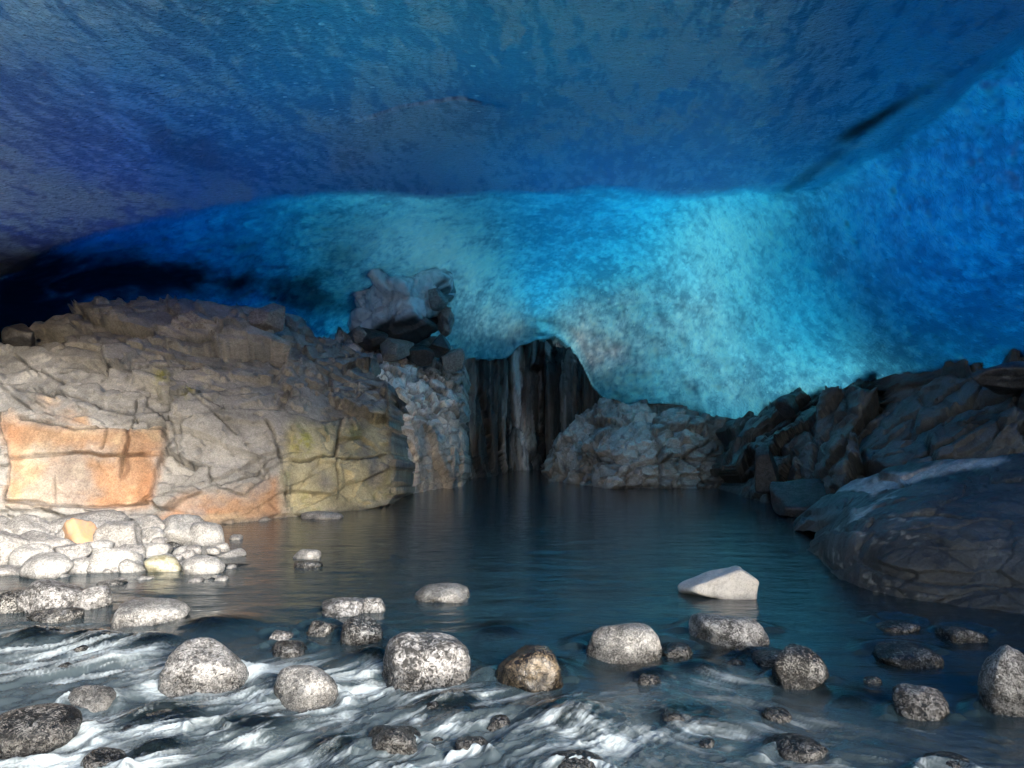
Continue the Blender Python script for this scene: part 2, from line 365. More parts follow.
ice = mesh_from('ice_ceiling', VV, np.r_[f_in[:, ::-1], f_out[:, ::-1], f_side[:, ::-1]], ICE,
                attrs={'dirt': np.r_[dirt.ravel(), np.zeros(n)], 'frost': np.r_[frost.ravel(), np.zeros(n)], 'bubble_glow': np.r_[bub_glow.ravel(), np.ones(n)]})
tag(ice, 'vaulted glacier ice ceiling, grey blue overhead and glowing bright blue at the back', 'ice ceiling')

# ------------------------------------------------------------------ rock relief
def line_mask(px, py, line, w):
    line = np.asarray(line, float); dist = np.full(px.shape, 1e9)
    for k in range(len(line)-1):
        x1, y1 = line[k]; x2, y2 = line[k+1]
        t = np.clip(((px-x1)*(x2-x1)+(py-y1)*(y2-y1))/max(1e-9, (x2-x1)**2+(y2-y1)**2), 0, 1)
        dist = np.minimum(dist, np.hypot(px-x1-t*(x2-x1), py-y1-t*(y2-y1)))
    return 1-sstep(w*.3, w, dist)

def relief(name, xr, top, bot, ctrl, mat, rock, color, step=1.6, back=2.5, cap=1.5, parent=None, sc_=60.0, parts=()):
    top = np.array(top, float); bot = np.array(bot, float)
    px = np.arange(xr[0], xr[1]+step, step)
    ty = np.interp(px, top[:, 0], top[:, 1]); by = np.interp(px, bot[:, 0], bot[:, 1])
    nyn = max(12, int(np.max(by-ty)/step)); T = np.linspace(0, 1, nyn)[:, None]
    gx = np.repeat(px[None], nyn, 0); gy = by[None]+(ty-by)[None]*T
    f = RBF([(a, b) for a, b, c in ctrl], [math.log(c) for a, b, c in ctrl], 1e-4, sc_)
    d = np.exp(f(gx, gy)); P = at(gx, gy, d)
    # roll the top edge over backwards so the rock has a real top
    ncap = max(4, int(cap/.08)); last = P[-1]; rows = []
    for k in range(1, ncap+1):
        q = k/ncap; o = last.copy(); o[:, 1] += cap*q; o[:, 2] += -.25*cap*q*q+.0; rows.append(o)
    P = np.concatenate([P, np.array(rows)], 0)
    gx = np.concatenate([gx, np.repeat(px[None], ncap, 0)], 0); gy = np.concatenate([gy, np.repeat(ty[None], ncap, 0)], 0)
    gr = np.gradient(P, axis=0); gc = np.gradient(P, axis=1)
    Nn = np.cross(gc, gr); Nn /= np.maximum(1e-9, np.linalg.norm(Nn, axis=-1))[..., None]
    for _ in range(3):
        Nn[1:-1] = (Nn[:-2]+Nn[1:-1]+Nn[2:])/3; Nn[:, 1:-1] = (Nn[:, :-2]+Nn[:, 1:-1]+Nn[:, 2:])/3
    Nn = Nn*.6+np.array([0, -.8, .25]); Nn /= np.linalg.norm(Nn, axis=-1)[..., None]
    h, info = rock(P, gx, gy)
    P = P+Nn*h[..., None]
    C = color(P, gx, gy, info)
    nr, nc = gx.shape; n = nr*nc
    ring = np.r_[np.arange(nc), np.arange(1, nr)*nc+nc-1, (nr-1)*nc+np.arange(nc-2, -1, -1), np.arange(nr-2, 0, -1)*nc]
    V = P.reshape(-1, 3); R = V[ring].copy()
    R[:, 1] += back; R[:, 2] -= .2
    cen = R.mean(0); m = len(ring)
    V = np.r_[V, R, cen[None]]; Cc = np.r_[C.reshape(-1, 3), C.reshape(-1, 3)[ring], C.reshape(-1, 3).mean(0)[None]]
    r2 = np.roll(ring, -1); a = n+np.arange(m); b = np.roll(a, -1)
    tri = [tuple(x) for x in np.stack([b, a, np.full(m, n+m)], -1)]
    q4 = np.r_[grid_faces(nr, nc), np.stack([ring, a, b, r2], -1)]
    q4 = np.r_[q4, np.array([(t[0], t[1], t[2], t[2]) for t in tri])][:len(q4)]
    ng = (nr-1)*(nc-1); jx = gx+fbm(P, .8, 997, 4)*6; jy = gy+fbm(P, .8, 998, 4)*5
    owner = np.zeros(len(q4), int)
    for k, (pn, poly, lab) in enumerate(parts):
        m_ = (poly_mask(jx, jy, poly, 1) > .5)[:-1, :-1].ravel(); owner[:ng][m_ & (owner[:ng] == 0)] = k+1
    def sub(nm, sel, par):
        used, inv = np.unique(sel, return_inverse=True)
        return mesh_from(nm, V[used], inv.reshape(sel.shape), mat, par, colors=Cc[used])
    o = sub(name, q4[owner == 0], parent)
    for k, (pn, poly, lab) in enumerate(parts):
        if (owner == k+1).any():
            c_ = sub(pn, q4[owner == k+1], o)
            if lab: c_['label'] = lab
    return o, f

def gcol(*c): return np.array(c, float)
def lerp(a, b, t): return a+(b-a)*t[..., None]

ROCK = rock_mat('cliff_rock'); ROCKW = rock_mat('wet_dark_rock', rough=.42, contrast=.6, spec=.5)
ROCKG = rock_mat('gorge_rock', rough=.5, contrast=.7, stretch=(2.2, 2.2, .35), spec=.5)

# ---- left cliff
CR = [[(12, 425), (13, 470), (11, 505)], [(30, 427), (80, 433), (130, 431), (164, 430)], [(13, 462), (50, 460), (92, 456), (130, 460), (160, 459)], [(163, 428), (166, 440), (162, 470), (159, 500), (150, 508)],
      [(128, 428), (131, 445), (130, 480)], [(109, 428), (108, 452)], [(60, 478), (62, 506)], [(13, 506), (60, 508), (110, 510), (155, 508)], [(0, 388), (60, 396), (130, 412), (135, 418)],
      [(134, 395), (130, 412), (128, 430)], [(165, 500), (200, 494), (240, 483), (262, 478)], [(172, 440), (180, 465), (212, 470), (214, 488)], [(270, 430), (280, 465), (290, 508)], [(214, 488), (245, 500), (280, 470)],
      [(290, 466), (340, 463), (383, 458)], [(337, 425), (336, 462), (334, 500)], [(170, 410), (200, 400), (230, 395)], [(60, 372), (110, 366), (160, 368), (228, 362)], 
      [(100, 345), (104, 372)], [(180, 322), (200, 330), (216, 330)],  [(330, 372), (335, 412), (370, 395)], [(190, 400), (215, 415), (240, 440)], [(282, 362), (330, 358), (370, 352)],
      [(150, 385), (145, 400), (170, 420)], [(20, 360), (50, 372), (60, 385)]]
ORANGE = [(14, 428), (30, 425), (60, 430), (105, 430), (130, 432), (164, 428), (165, 445), (160, 480), (158, 503), (150, 510), (100, 510), (12, 506)]
ORANGE2 = [(40, 403), (84, 398), (88, 425), (40, 425)]
ORANGE3 = [(160, 522), (190, 500), (235, 490), (280, 478), (293, 516), (190, 526)]
YELLOW = [(283, 436), (300, 430), (382, 428), (384, 495), (378, 508), (294, 516)]
def rock_left(P, gx, gy):
    h1, e1, r1 = facets(P, (3.2, 2.6, 1.3), 101, 1.1, .08, .12)
    h2, e2, r2 = facets(P, (1.35, 1.2, .55), 102, 1.1, .14, .14)
    h3, e3, r3 = facets(P, (.36, .36, .2), 103, 1.2, .12, .14)
    pm = sstep(-.35, .15, fbm(P, 1.6, 104, 3)); pm3 = sstep(-.3, .2, fbm(P, .9, 105, 3))
    e2 = e2*pm; h2 = h2*(.45+.55*pm); h3 = h3*pm3; e1 = e1*.6
    slab = np.maximum.reduce([poly_mask(gx, gy, ORANGE, 2), poly_mask(gx, gy, ORANGE3, 3), .6*poly_mask(gx, gy, YELLOW, 10)])
    rougher = 1-.82*slab
    cr = np.zeros(gx.shape)
    wx = gx+fbm(P, .8, 61, 5)*11; wy = gy+fbm(P, .8, 62, 5)*9; upper = 1-sstep(415, 430, gy)
    for l in CR: cr = np.maximum(cr, line_mask(wx, wy, l, 1.9)*(.55+.45*np.clip(fbm(P, .5, 69, 3)*3+.5, 0, 1)))
    low = sstep(395, 430, gy)
    h = (.46*h1*(1-.5*low)+.26*h2+.11*h3)*rougher + .07*fbm(P, .6, 64, 6, .6)*(.4+.6*rougher) + .03*(1-np.abs(fbm(P, (.5, .5, .2), 68, 4))*3)*rougher + .02*fbm(P, .12, 65, 3) - .09*cr
    h = h+.05*slab*poly_mask(gx, gy, ORANGE, 6)
    stp = .13; hq = h/stp+.5*fbm(P, 1.0, 63, 3); fq = hq-np.floor(hq)
    h = h+rougher*.95*stp*((np.floor(hq)+sstep(.38, .62, fq))-hq)
    # bedding ledges
    h = h+(.12*sstep(-3, 3, gy-np.interp(gx, [0, 130, 240, 380], [392, 408, 402, 380])+5*fbm(P, .8, 66, 3)))*(1-slab*.3)
    h = h+.12*sstep(-2, 3, gy-np.interp(gx, [0, 60, 230, 360], [376, 368, 362, 352])+6*fbm(P, .9, 67, 3))
    return h, (cr, e1, e2, r1, r2, slab)
def col_left(P, gx, gy, inf):
    cr, e1, e2, r1, r2, slab = inf
    wx = gx+fbm(P, .9, 71, 5)*18; wy = gy+fbm(P, .9, 72, 5)*14
    c = lerp(gcol(.165, .17, .177), gcol(.315, .32, .328), np.clip(.5+fbm(P, 1.3, 73, 4)*.9+.35*(r2-.5), 0, 1))
    c = lerp(c, gcol(.27, .275, .29), .5*sstep(.0, .5, fbm(P, (1.5, 1.5, .5), 74, 4)))
    c = lerp(c, gcol(.33, .315, .29), .45*sstep(400, 440, gy)*(1-sstep(150, 260, gx)*.5))
    o = np.maximum.reduce([poly_mask(wx, wy, ORANGE, 8), .9*poly_mask(wx, wy, ORANGE2, 5)*sstep(-.3, .4, fbm(P, .4, 79, 3)), .95*poly_mask(wx, wy, ORANGE3, 8)])
    oc = lerp(gcol(.34, .165, .08), gcol(.37, .25, .16), np.clip(.5+fbm(P, .7, 75, 5)*1.1, 0, 1))
    oc = lerp(oc, gcol(.36, .30, .2), .6*sstep(.1, .4, fbm(P, (1.2, 1, .4), 78, 4)))
    pale = sstep(.3, .6, fbm(P, .22, 76, 4)+.25*sstep(.05, .4, fbm(P, .9, 80, 2)))
    oc = lerp(oc, gcol(.58, .43, .27), .7*pale)
    o = o*(.35+.65*sstep(-.45, -.02, fbm(P, .55, 85, 5)))
    c = lerp(c, oc, o*.93)
    y = poly_mask(wx, wy, YELLOW, 11)*sstep(-.7, -.1, fbm(P, .6, 84, 4))
    yc = lerp(gcol(.36, .34, .22), gcol(.50, .46, .30), np.clip(.5+fbm(P, .5, 77, 4), 0, 1))
    yc = lerp(yc, gcol(.20, .22, .05), .8*sstep(.12, .5, fbm(P, .35, 81, 4)))
    c = lerp(c, yc, y*.8)
    for (a, b, w) in ((163, 378, 9), (190, 402, 7), (300, 450, 10)):
        m = np.exp(-((gx-a)**2+(gy-b)**2)/(w*w))*sstep(-.2, .2, fbm(P, .1, 83, 3)); c = lerp(c, gcol(.3, .3, .04), m*.8)
    c = c*(1-.65*cr[..., None])*(1-.3*e2*(1-slab))[..., None]
    m = line_mask(wx, wy, [(130, 432), (131, 455), (129, 478)], 3.2); c = lerp(c, gcol(.14, .07, .04), m*.6)
    c = c*(1-.4*(1-sstep(-.02, .1, P[..., 2])))[..., None]
    return np.clip(c, .01, .9)
left, _ = relief('cliff', (-330, 388),
    [(-330, 280), (-60, 330), (0, 352), (30, 318), (55, 300), (100, 295), (150, 295), (200, 303), (235, 300), (270, 305), (300, 312), (330, 335), (352, 350), (366, 358), (384, 385), (388, 400)],
    [(-330, 640), (0, 560), (185, 535), (290, 528), (388, 508)],
    [(-330, 640, 8), (-330, 280, 9.5), (0, 560, 11.2), (0, 425, 11.8), (0, 360, 13), (100, 520, 12.0), (100, 420, 12.1), (100, 360, 12.9), (100, 300, 14.6), (200, 522, 12.4), (200, 440, 12.9), (200, 380, 13.8), (200, 305, 15.6),
     (290, 515, 13.4), (290, 440, 13.7), (290, 400, 14.6), (290, 330, 16.4), (345, 508, 14.6), (384, 500, 15.6), (345, 440, 14.9), (384, 440, 15.9), (384, 400, 16.8), (350, 355, 17.8)],
    ROCK, rock_left, col_left, step=1.35, back=3, parts=[('stained_slab', ORANGE, 'orange stained flat slab with horizontal joint'), ('stained_slab', ORANGE3, 'low orange stained slab at the waterline'), ('stained_slab', YELLOW, 'yellowish jointed slab with green algae')])
tag(left, 'broad fractured grey brown cliff with orange and yellow stained slabs on the left shore', 'rock cliff')

# ---- snow dusted slope behind the left cliff
def rock_slope(P, gx, gy):
    h1, e1, r1 = facets(P, (.9, .9, .5), 111, 1.0, .25); h2, e2, r2 = facets(P, (.34, .34, .2), 112, 1.2, .4)
    low = sstep(410, 440, gy)
    h3, e3, r3 = facets(P, (.55, .6, 1.7), 113, 1.0, .35)
    h = (1-low)*(.25*h1+.16*h2)+low*(.3*h3+.08*h2)+.05*fbm(P, .3, 114, 4)
    return h, (e2, r2, low, h2)
def col_slope(P, gx, gy, inf):
    e2, r2, low, h2 = inf
    base = lerp(gcol(.28, .27, .27), gcol(.62, .59, .58), np.clip(.5+fbm(P, (.6, .6, 1.5), 115, 4)*1.2, 0, 1))
    snow = (1-low)*sstep(-.3, .1, h2)*sstep(-.5, -.1, fbm(P, .5, 116, 3))*poly_mask(gx, gy, [(348, 336), (395, 352), (440, 385), (455, 400), (440, 430), (380, 420), (345, 420)], 8)
    base = lerp(base, gcol(.9, .9, .95), snow*.98)
    st = sstep(.2, .5, fbm(P, (.5, .5, 6), 117, 3)); base = lerp(base, gcol(.5, .48, .47), low*st*.6)
    gn = sstep(.2, .5, fbm(P, .9, 118, 3))*low*(1-sstep(385, 420, gx)); base = lerp(base, gcol(.34, .33, .16), gn*.6)
    base = base*(1-.5*e2*(1-.4*low))[..., None]
    return np.clip(base, .01, .85)
slope, _ = relief('rock_wall', (335, 463), [(335, 330), (350, 340), (380, 345), (420, 335), (440, 338), (455, 352), (465, 364)], [(335, 525), (470, 505)],
    [(335, 520, 16.5), (335, 340, 20), (385, 500, 17), (385, 430, 17.6), (385, 380, 19), (385, 345, 21), (430, 500, 18.8), (430, 420, 19.4), (430, 370, 21), (430, 340, 22), (475, 490, 21.0), (475, 400, 21.6), (480, 360, 23), (492, 490, 22.5), (492, 370, 23.6)],
    ROCK, rock_slope, col_slope, step=1.1, back=3, parts=[('rime_rubble', [(348, 336), (395, 352), (440, 385), (455, 400), (440, 430), (380, 420), (345, 420)], 'white rime covered rubble')])
tag(slope, 'pale fluted rock wall with white rubble on top, right of the orange stained cliff', 'rock wall')

# ---- gorge walls
def mk_gorge(seed, pale, stripe=None, dark=(.035, .035, .04)):
    def rk(P, gx, gy):
        h1, e1, r1 = facets(P, (.55, .7, 6.0), seed, 1.0, .5, .12); h2, e2, r2 = facets(P, (.22, .25, 1.6), seed+1, 1.0, .4, .15)
        return .42*h1+.12*h2+.05*fbm(P, (.2, .2, .6), seed+2, 4), (e1, r1, r2)
    def cl(P, gx, gy, inf):
        e1, r1, r2 = inf
        b = lerp(gcol(*dark), gcol(*pale), np.clip(sstep(.35, .9, r1)*.8+.35*fbm(P, (.3, .3, 2), seed+3, 4), 0, 1))
        st = sstep(.25, .5, fbm(P, (.28, .28, 9), seed+4, 2)); b = lerp(b, gcol(.55, .55, .57), st*.6)
        if stripe:
            m = line_mask(gx+fbm(P, .4, seed+5, 3)*3, gy, stripe, 5); b = lerp(b, gcol(.85, .82, .88), m*.95)
        return np.clip(b*(1-.5*e1)[..., None], .008, .8)
    return rk, cl
rk, cl = mk_gorge(121, (.2, .19, .19))
g1, _ = relief('rock_wall', (448, 505), [(448, 352), (458, 354), (470, 357), (490, 358), (505, 362)], [(458, 500), (505, 494)],
    [(458, 500, 21.5), (458, 360, 23.5), (480, 480, 24.0), (480, 360, 25), (505, 480, 26), (505, 360, 26.5)], ROCKG, rk, cl, step=.9, back=2)
tag(g1, 'dark wall with thin vertical pale streaks at the left mouth of the far gorge', 'rock wall')
rk, cl = mk_gorge(131, (.24, .2, .19), [(514, 355), (517, 385), (518, 410), (523, 440), (524, 470)])
g2, _ = relief('rock_pillar', (484, 556), [(484, 395), (490, 366), (500, 360), (511, 352), (520, 344), (530, 340), (545, 342), (556, 345)], [(484, 492), (556, 492)],
    [(484, 480, 27), (484, 380, 28), (515, 475, 28.2), (515, 350, 29), (548, 475, 29.5), (548, 345, 30), (556, 475, 30.5), (556, 345, 31)], ROCKG, rk, cl, step=.9, back=3, parts=[('mineral_stripe', [(511, 345), (520, 345), (524, 400), (530, 474), (519, 474), (513, 400)], 'white vertical mineral stripe')])
tag(g2, 'tall columnar rock with one white mineral stripe at the end of the gorge', 'rock pillar')
rk, cl = mk_gorge(141, (.13, .125, .13))
g3, _ = relief('rock_wall', (546, 612), [(546, 343), (560, 344), (575, 352), (590, 372), (600, 388), (612, 402)], [(546, 492), (612, 492)],
    [(546, 475, 29.5), (546, 350, 29.8), (575, 475, 26.5), (575, 380, 27), (612, 475, 24), (612, 400, 24.5)], ROCKG, rk, cl, step=.9, back=3)
tag(g3, 'black wet gorge wall under the curved ice lip right of the striped pillar', 'rock wall')

# ---- back outcrop
def mk_rubble(seed, lo, hi, big=(1.3, 1.3, .9), mid=(.55, .55, .35), topc=(.4, .4, .42), topa=.5, a1=.35, a2=.16):
    def rk(P, gx, gy):
        h1, e1, r1 = facets(P, big, seed, 1.2, .3, .2); h2, e2, r2 = facets(P, mid, seed+1, 1.2, .35, .2); h3, e3, r3 = facets(P, np.array(mid)*.4, seed+2, 1.1, .3)
        hh = a1*h1+a2*h2+.07*h3
        hq = hh/.12+.5*fbm(P, .8, seed+9, 3); fq = hq-np.floor(hq)
        return hh+.7*.12*(np.floor(hq)+sstep(.35, .65, fq)-hq)+.05*fbm(P, .3, seed+3, 5), (e1, e2, r1, r2)
    def cl(P, gx, gy, inf):
        e1, e2, r1, r2 = inf
        b = lerp(gcol(*lo), gcol(*hi), np.clip(.25+.5*r1+.3*(r2-.5)+.6*fbm(P, .9, seed+4, 4), 0, 1))
        b = lerp(b, gcol(*topc), topa*sstep(.55, .9, r2)*sstep(-.2, .3, fbm(P, .5, seed+5, 3)))
        b = b*(1-.55*np.maximum(e1, e2*.7))[..., None]
        b = b*(1-.35*(1-sstep(-.02, .12, P[..., 2])))[..., None]
        return np.clip(b, .008, .8)
    return rk, cl
rk0, cl0 = mk_rubble(151, (.18, .18, .185), (.55, .54, .54), topa=.6, topc=(.55, .55, .57))
def cl(P, gx, gy, inf):
    b = cl0(P, gx, gy, inf)
    b = lerp(b, gcol(.42, .41, .42), .6*poly_mask(gx+fbm(P, .5, 158, 3)*8, gy, [(560, 440), (590, 410), (640, 400), (655, 440), (650, 482), (560, 490)], 10)*sstep(.1, .5, inf[3]))  # lit left part of the outcrop painted paler
    return lerp(b, gcol(.05, .05, .055), .75*sstep(668, 725, gx+fbm(P, .8, 159, 3)*25))  # shaded right side of the outcrop put into the colour
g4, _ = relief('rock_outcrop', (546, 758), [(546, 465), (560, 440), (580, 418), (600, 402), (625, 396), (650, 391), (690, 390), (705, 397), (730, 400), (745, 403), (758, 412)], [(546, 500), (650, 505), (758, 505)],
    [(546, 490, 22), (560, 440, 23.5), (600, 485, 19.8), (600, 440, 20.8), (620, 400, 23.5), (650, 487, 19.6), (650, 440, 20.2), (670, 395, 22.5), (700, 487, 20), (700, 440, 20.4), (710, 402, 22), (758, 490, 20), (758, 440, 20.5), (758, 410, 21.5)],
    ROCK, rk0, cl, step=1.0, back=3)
tag(g4, 'grey cracked rock outcrop at the far end of the pool under the pale hanging ice', 'rock outcrop')

# ---- right slope
rk1, cl1 = mk_rubble(161, (.055, .062, .068), (.16, .17, .175), big=(2.6, 2.0, 1.1), mid=(1.1, 1.0, .55), topc=(.075, .055, .045), topa=.5, a1=.55, a2=.22)
g5, _ = relief('rock_slope', (738, 1250), [(738, 470), (746, 445), (756, 425), (775, 406), (800, 392), (830, 382), (870, 375), (920, 366), (970, 366), (1000, 372), (1024, 364), (1100, 355), (1250, 330)],
    [(738, 515), (800, 535), (860, 590), (1024, 640), (1250, 700)],
    [(738, 500, 17.5), (745, 450, 18.5), (775, 505, 15.8), (775, 410, 18.5), (830, 530, 12.6), (830, 450, 13.9), (830, 385, 16.5), (870, 580, 11.6), (870, 470, 11.9), (870, 378, 15), (950, 600, 10.6), (950, 460, 10.8), (950, 370, 12.4), (1024, 620, 9.6), (1024, 450, 9.8), (1024, 368, 10.8),
     (1250, 700, 7.2), (1250, 500, 7.4), (1250, 340, 8.4)], ROCKW, rk1, cl1, step=1.5, back=3)
tag(g5, 'dark blocky rock slope falling to the pool on the right below the blue ice', 'rock slope')
def rk2(P, gx, gy):
    h1, e1, r1 = facets(P, (2.2, 1.4, .35), 171, .7, .2); h2, e2, r2 = facets(P, (.5, .5, .12), 172, .9, .25)
    edge = sum(.17*sstep(-1.2, 1.5, gy-np.interp(gx, [840, 900, 1024, 1200], yy)+5*fbm(P, .6, 173+k, 3)) for k, yy in enumerate(([500, 492, 478, 470], [522, 516, 508, 505], [545, 545, 543, 545], [556, 562, 572, 590])))
    return .1*h1+.03*h2*sstep(-.2, .2, fbm(P, .8, 180, 3))+edge+.05*fbm(P, .5, 178, 5)+.025*fbm(P, .09, 179, 3), (e1, e2, r1)
def cl2(P, gx, gy, inf):
    e1, e2, r1 = inf
    b = lerp(gcol(.04, .046, .052), gcol(.11, .118, .125), np.clip(.4+fbm(P, .7, 181, 5)*1.1, 0, 1))
    wx = gx+fbm(P, .5, 182, 4)*10; wy = gy+fbm(P, .5, 183, 4)*6
    pale = np.maximum(poly_mask(wx, wy, [(862, 492), (880, 478), (930, 466), (1000, 457), (1010, 462), (960, 472), (900, 484), (872, 500)], 3), poly_mask(wx, wy, [(842, 548), (858, 520), (905, 492), (912, 496), (880, 516), (868, 530), (860, 545)], 2.5)*sstep(-.25, .1, fbm(P, .25, 184, 3)))
    b = lerp(b, gcol(.6, .6, .6), pale*.9)
    sp_ = sstep(.15, .4, fbm(P, .06, 185, 2))*sstep(525, 545, wy)*sstep(-.1, .3, fbm(P, (.9, .9, .15), 186, 3))
    b = lerp(b, gcol(.42, .41, .38), sp_*.8)
    return np.clip(b*(1-.2*e2)[..., None], .008, .8)
g6, _ = relief('rock_slab', (836, 1300), [(836, 535), (845, 515), (858, 495), (880, 478), (920, 466), (960, 460), (1024, 456), (1150, 450), (1300, 440)], [(836, 575), (860, 612), (1024, 665), (1300, 780)],
    [(836, 570, 9.6), (836, 540, 10.2), (850, 560, 8.8), (870, 580, 8.05), (870, 545, 8.5), (880, 485, 10.8), (950, 592, 7.3), (950, 562, 7.5), (950, 530, 8.1), (950, 465, 9.9), (1024, 650, 6.8), (1024, 600, 6.95), (1024, 568, 7.15), (1024, 530, 7.7), (1024, 460, 8.8), (1300, 700, 4.6), (1300, 550, 5.3), (1300, 445, 6.6)],
    ROCKW, rk2, cl2, step=1.2, back=.5)
tag(g6, 'low layered dark slab with pale streaks, nearest rock on the right bank', 'rock slab')

_ico = {}
def ico(sub):
    if sub not in _ico:
        import bmesh
        bm = bmesh.new(); bmesh.ops.create_icosphere(bm, subdivisions=sub, radius=1)
        _ico[sub] = (np.array([v.co[:] for v in bm.verts]), np.array([[v.index for v in f.verts] for f in bm.faces])); bm.free()
    return _ico[sub]
def stone_shape(seed, ang=.3, sub=5, flat=.0):
    V, Fc = ico(sub); rng = np.random.RandomState(seed)
    K = 13 if ang < .65 else 10; m = rng.normal(size=(K, 3)); m /= np.linalg.norm(m, axis=1)[:, None]; dk = rng.uniform(.72, 1.0, K) if ang < .65 else rng.uniform(.55, .95, K)
    dots = np.maximum(V@m.T, 1e-3); rr = dk[None]/dots
    p = 8+32*ang
    r = (np.sum(rr**-p, axis=1)+(1.05 if ang < .65 else 1.3)**-p)**(-1/p)
    r = r*(1+.10*fbm(V, .9, seed, 3)+.05*fbm(V, .3, seed+5, 4)+.018*fbm(V, .09, seed+6, 2))
    if ang < .65: V = V/np.max(np.abs(V)**2.5@np.ones((3, 1)), axis=1)[:, None]**(1/2.5)*.95
    P = V*r[:, None]
    P[:, 0] -= (P[:, 0].max()+P[:, 0].min())/2; P /= np.array([np.ptp(P[:, 0])/2, np.ptp(P[:, 1])/2, np.ptp(P[:, 2])/2])
    return P, Fc
# ------------------------------------------------------------------ ice formations near the back
def ice_relief(name, xr, top, bot, ctrl, mat, thick, amp=.12, step=1.2, frost=.5, dirtf=None, seed=200):
    top = np.array(top, float); bot = np.array(bot, float)
    px = np.arange(xr[0], xr[1]+step, step); ty = np.interp(px, top[:, 0], top[:, 1]); by = np.interp(px, bot[:, 0], bot[:, 1])
    ny = max(16, int(np.max(by-ty)/step)); T = np.linspace(0, 1, ny)[:, None]
    gx = np.repeat(px[None], ny, 0); gy = by[None]+(ty-by)[None]*T
    f = RBF([(a, b) for a, b, c in ctrl], [math.log(c) for a, b, c in ctrl], 1e-4, 60.0)
    P = at(gx, gy, np.exp(f(gx, gy)))
    a1, a2, _, _ = worley(P+fbm(P, .5, seed, 2)[..., None]*.15, (.6, .5, .5), seed+1); b1, b2, _, _ = worley(P, (.24, .24, .2), seed+2)
    h = amp*(1.6*(.6-a1)+.6*(.6-b1)+1.2*fbm(P, 1.1, seed+3, 4))
    edge = np.minimum(np.minimum(T*ny, (1-T)*ny), np.minimum(np.arange(len(px)), np.arange(len(px))[::-1])[None]); tap = sstep(0, 10, edge)
    F_ = P.copy(); F_[..., 1] -= h+.35*(tap-1)*thick; B_ = P.copy(); B_[..., 1] += .15*thick+thick*.85*np.sqrt(tap)
    nr, nc = gx.shape; n = nr*nc
    ring = np.r_[np.arange(nc), np.arange(1, nr)*nc+nc-1, (nr-1)*nc+np.arange(nc-2, -1, -1), np.arange(nr-2, 0, -1)*nc]; r2 = np.roll(ring, -1)
    fc = np.r_[grid_faces(nr, nc), grid_faces(nr, nc, True)+n, np.stack([ring, ring+n, r2+n, r2], -1)]
    dd = dirtf(P, gx, gy) if dirtf else np.zeros(gx.shape)
    return mesh_from(name, np.r_[F_.reshape(-1, 3), B_.reshape(-1, 3)], fc, mat, attrs={'dirt': np.r_[dd.ravel(), dd.ravel()*0], 'frost': np.r_[np.clip(frost+.4*fbm(P, .4, seed+9, 4), 0, 1).ravel(), np.zeros(n)], 'bubble_glow': np.r_[(.5+.9*(a1-.45)+.6*(b1-.45)).ravel(), np.ones(n)]})
ICEW = ice_mat('pale_bubbly_ice', dens=.8, absorb=(.3, .8, .96))
def dirtb(P, gx, gy):
    return np.clip(sstep(312, 330, gy+fbm(P, .5, 251, 4)*14-.1*(gx-400))+.8*line_mask(gx+fbm(P, .3, 252, 3)*5, gy, [(425, 283), (432, 295), (438, 312), (434, 330)], 6), 0, 1)
ICEG = ice_mat('grey_bulge_ice', dens=.15, absorb=(.4, .8, .96), fleck=7, frostc=(.9, .92, .95), fk=.85)
Pb, Fb = stone_shape(777, .35, 6)
Pb = Pb*(1+.09*fbm(Pb, .5, 778, 5)+.05*(.5-worley(Pb, .3, 779)[0]))[:, None]
ub = Pb.copy(); Pb = Pb*(1+.22*facets(Pb, (.5, .5, .5), 790, 1.2, .2, .2)[0])[:, None]
Pb = Pb*np.array([1.42, 1.4, 1.2])+at(402, 304, 21.0)
dz = np.clip(sstep(-.35, -.7, ub[:, 2]+.5*fbm(ub, .6, 780, 4)-.15*ub[:, 0])+.8*sstep(.62, .8, ub[:, 0]+.3*fbm(ub, .4, 781, 4))*sstep(.2, .5, np.abs(fbm(ub, .5, 782, 3))*3), 0, 1)
b3 = mesh_from('ice_bulge', Pb, Fb, ICEG, attrs={'dirt': dz*.95, 'frost': np.clip(1.1+.3*fbm(ub, .5, 783, 4), .02, 1), 'bubble_glow': .6+fbm(ub, .3, 784, 3)})
tag(b3, 'rounded grey white ice bulge with dark gravelly underside above the rime covered rubble', 'ice bulge')

# ------------------------------------------------------------------ stones
def stone(name, px, pyb, w, h, mat, label, cat='boulder', group='stones in the stream', seed=0, ang=.3, zb=0.0, d=None, tilt=0.0, sink=.35, sub=5, top_z=None):
    """px: centre, pyb: image row where it meets the water, w/h: size as seen"""
    dd = float(water_d(pyb, zb)) if d is None else d
    W = w/F*dd/2; H = h/F*dd
    P, Fc = stone_shape(seed, ang, sub)
    full = H*(1+sink)/2; W *= 1+.06*sink; depth = W*(.8+.25*((seed*37) % 10)/10)
    P = P*np.array([W, depth, full])
    a = math.radians(tilt); P = P@np.array([[math.cos(a), 0, math.sin(a)], [0, 1, 0], [-math.sin(a), 0, math.cos(a)]])
    o = mesh_from(name, P, Fc, mat)
    c = at(px, pyb, dd); o.location = (c[0], c[1]+depth*.6, zb+H-full if d is None else c[2]+H-full)
    # correct for the centre being farther away than the front
    k = (c[1]+depth*.6)/dd; o.scale = (k, 1, 1); o.location.x = c[0]*k
    o['label'] = label; o['category'] = cat
    if group: o['group'] = group
    return o
SPK = boulder_mat('speckled_granite', light=(.62, .62, .62), dark=(.035, .035, .035), amt=.3, scale=1.5, bd=.04)
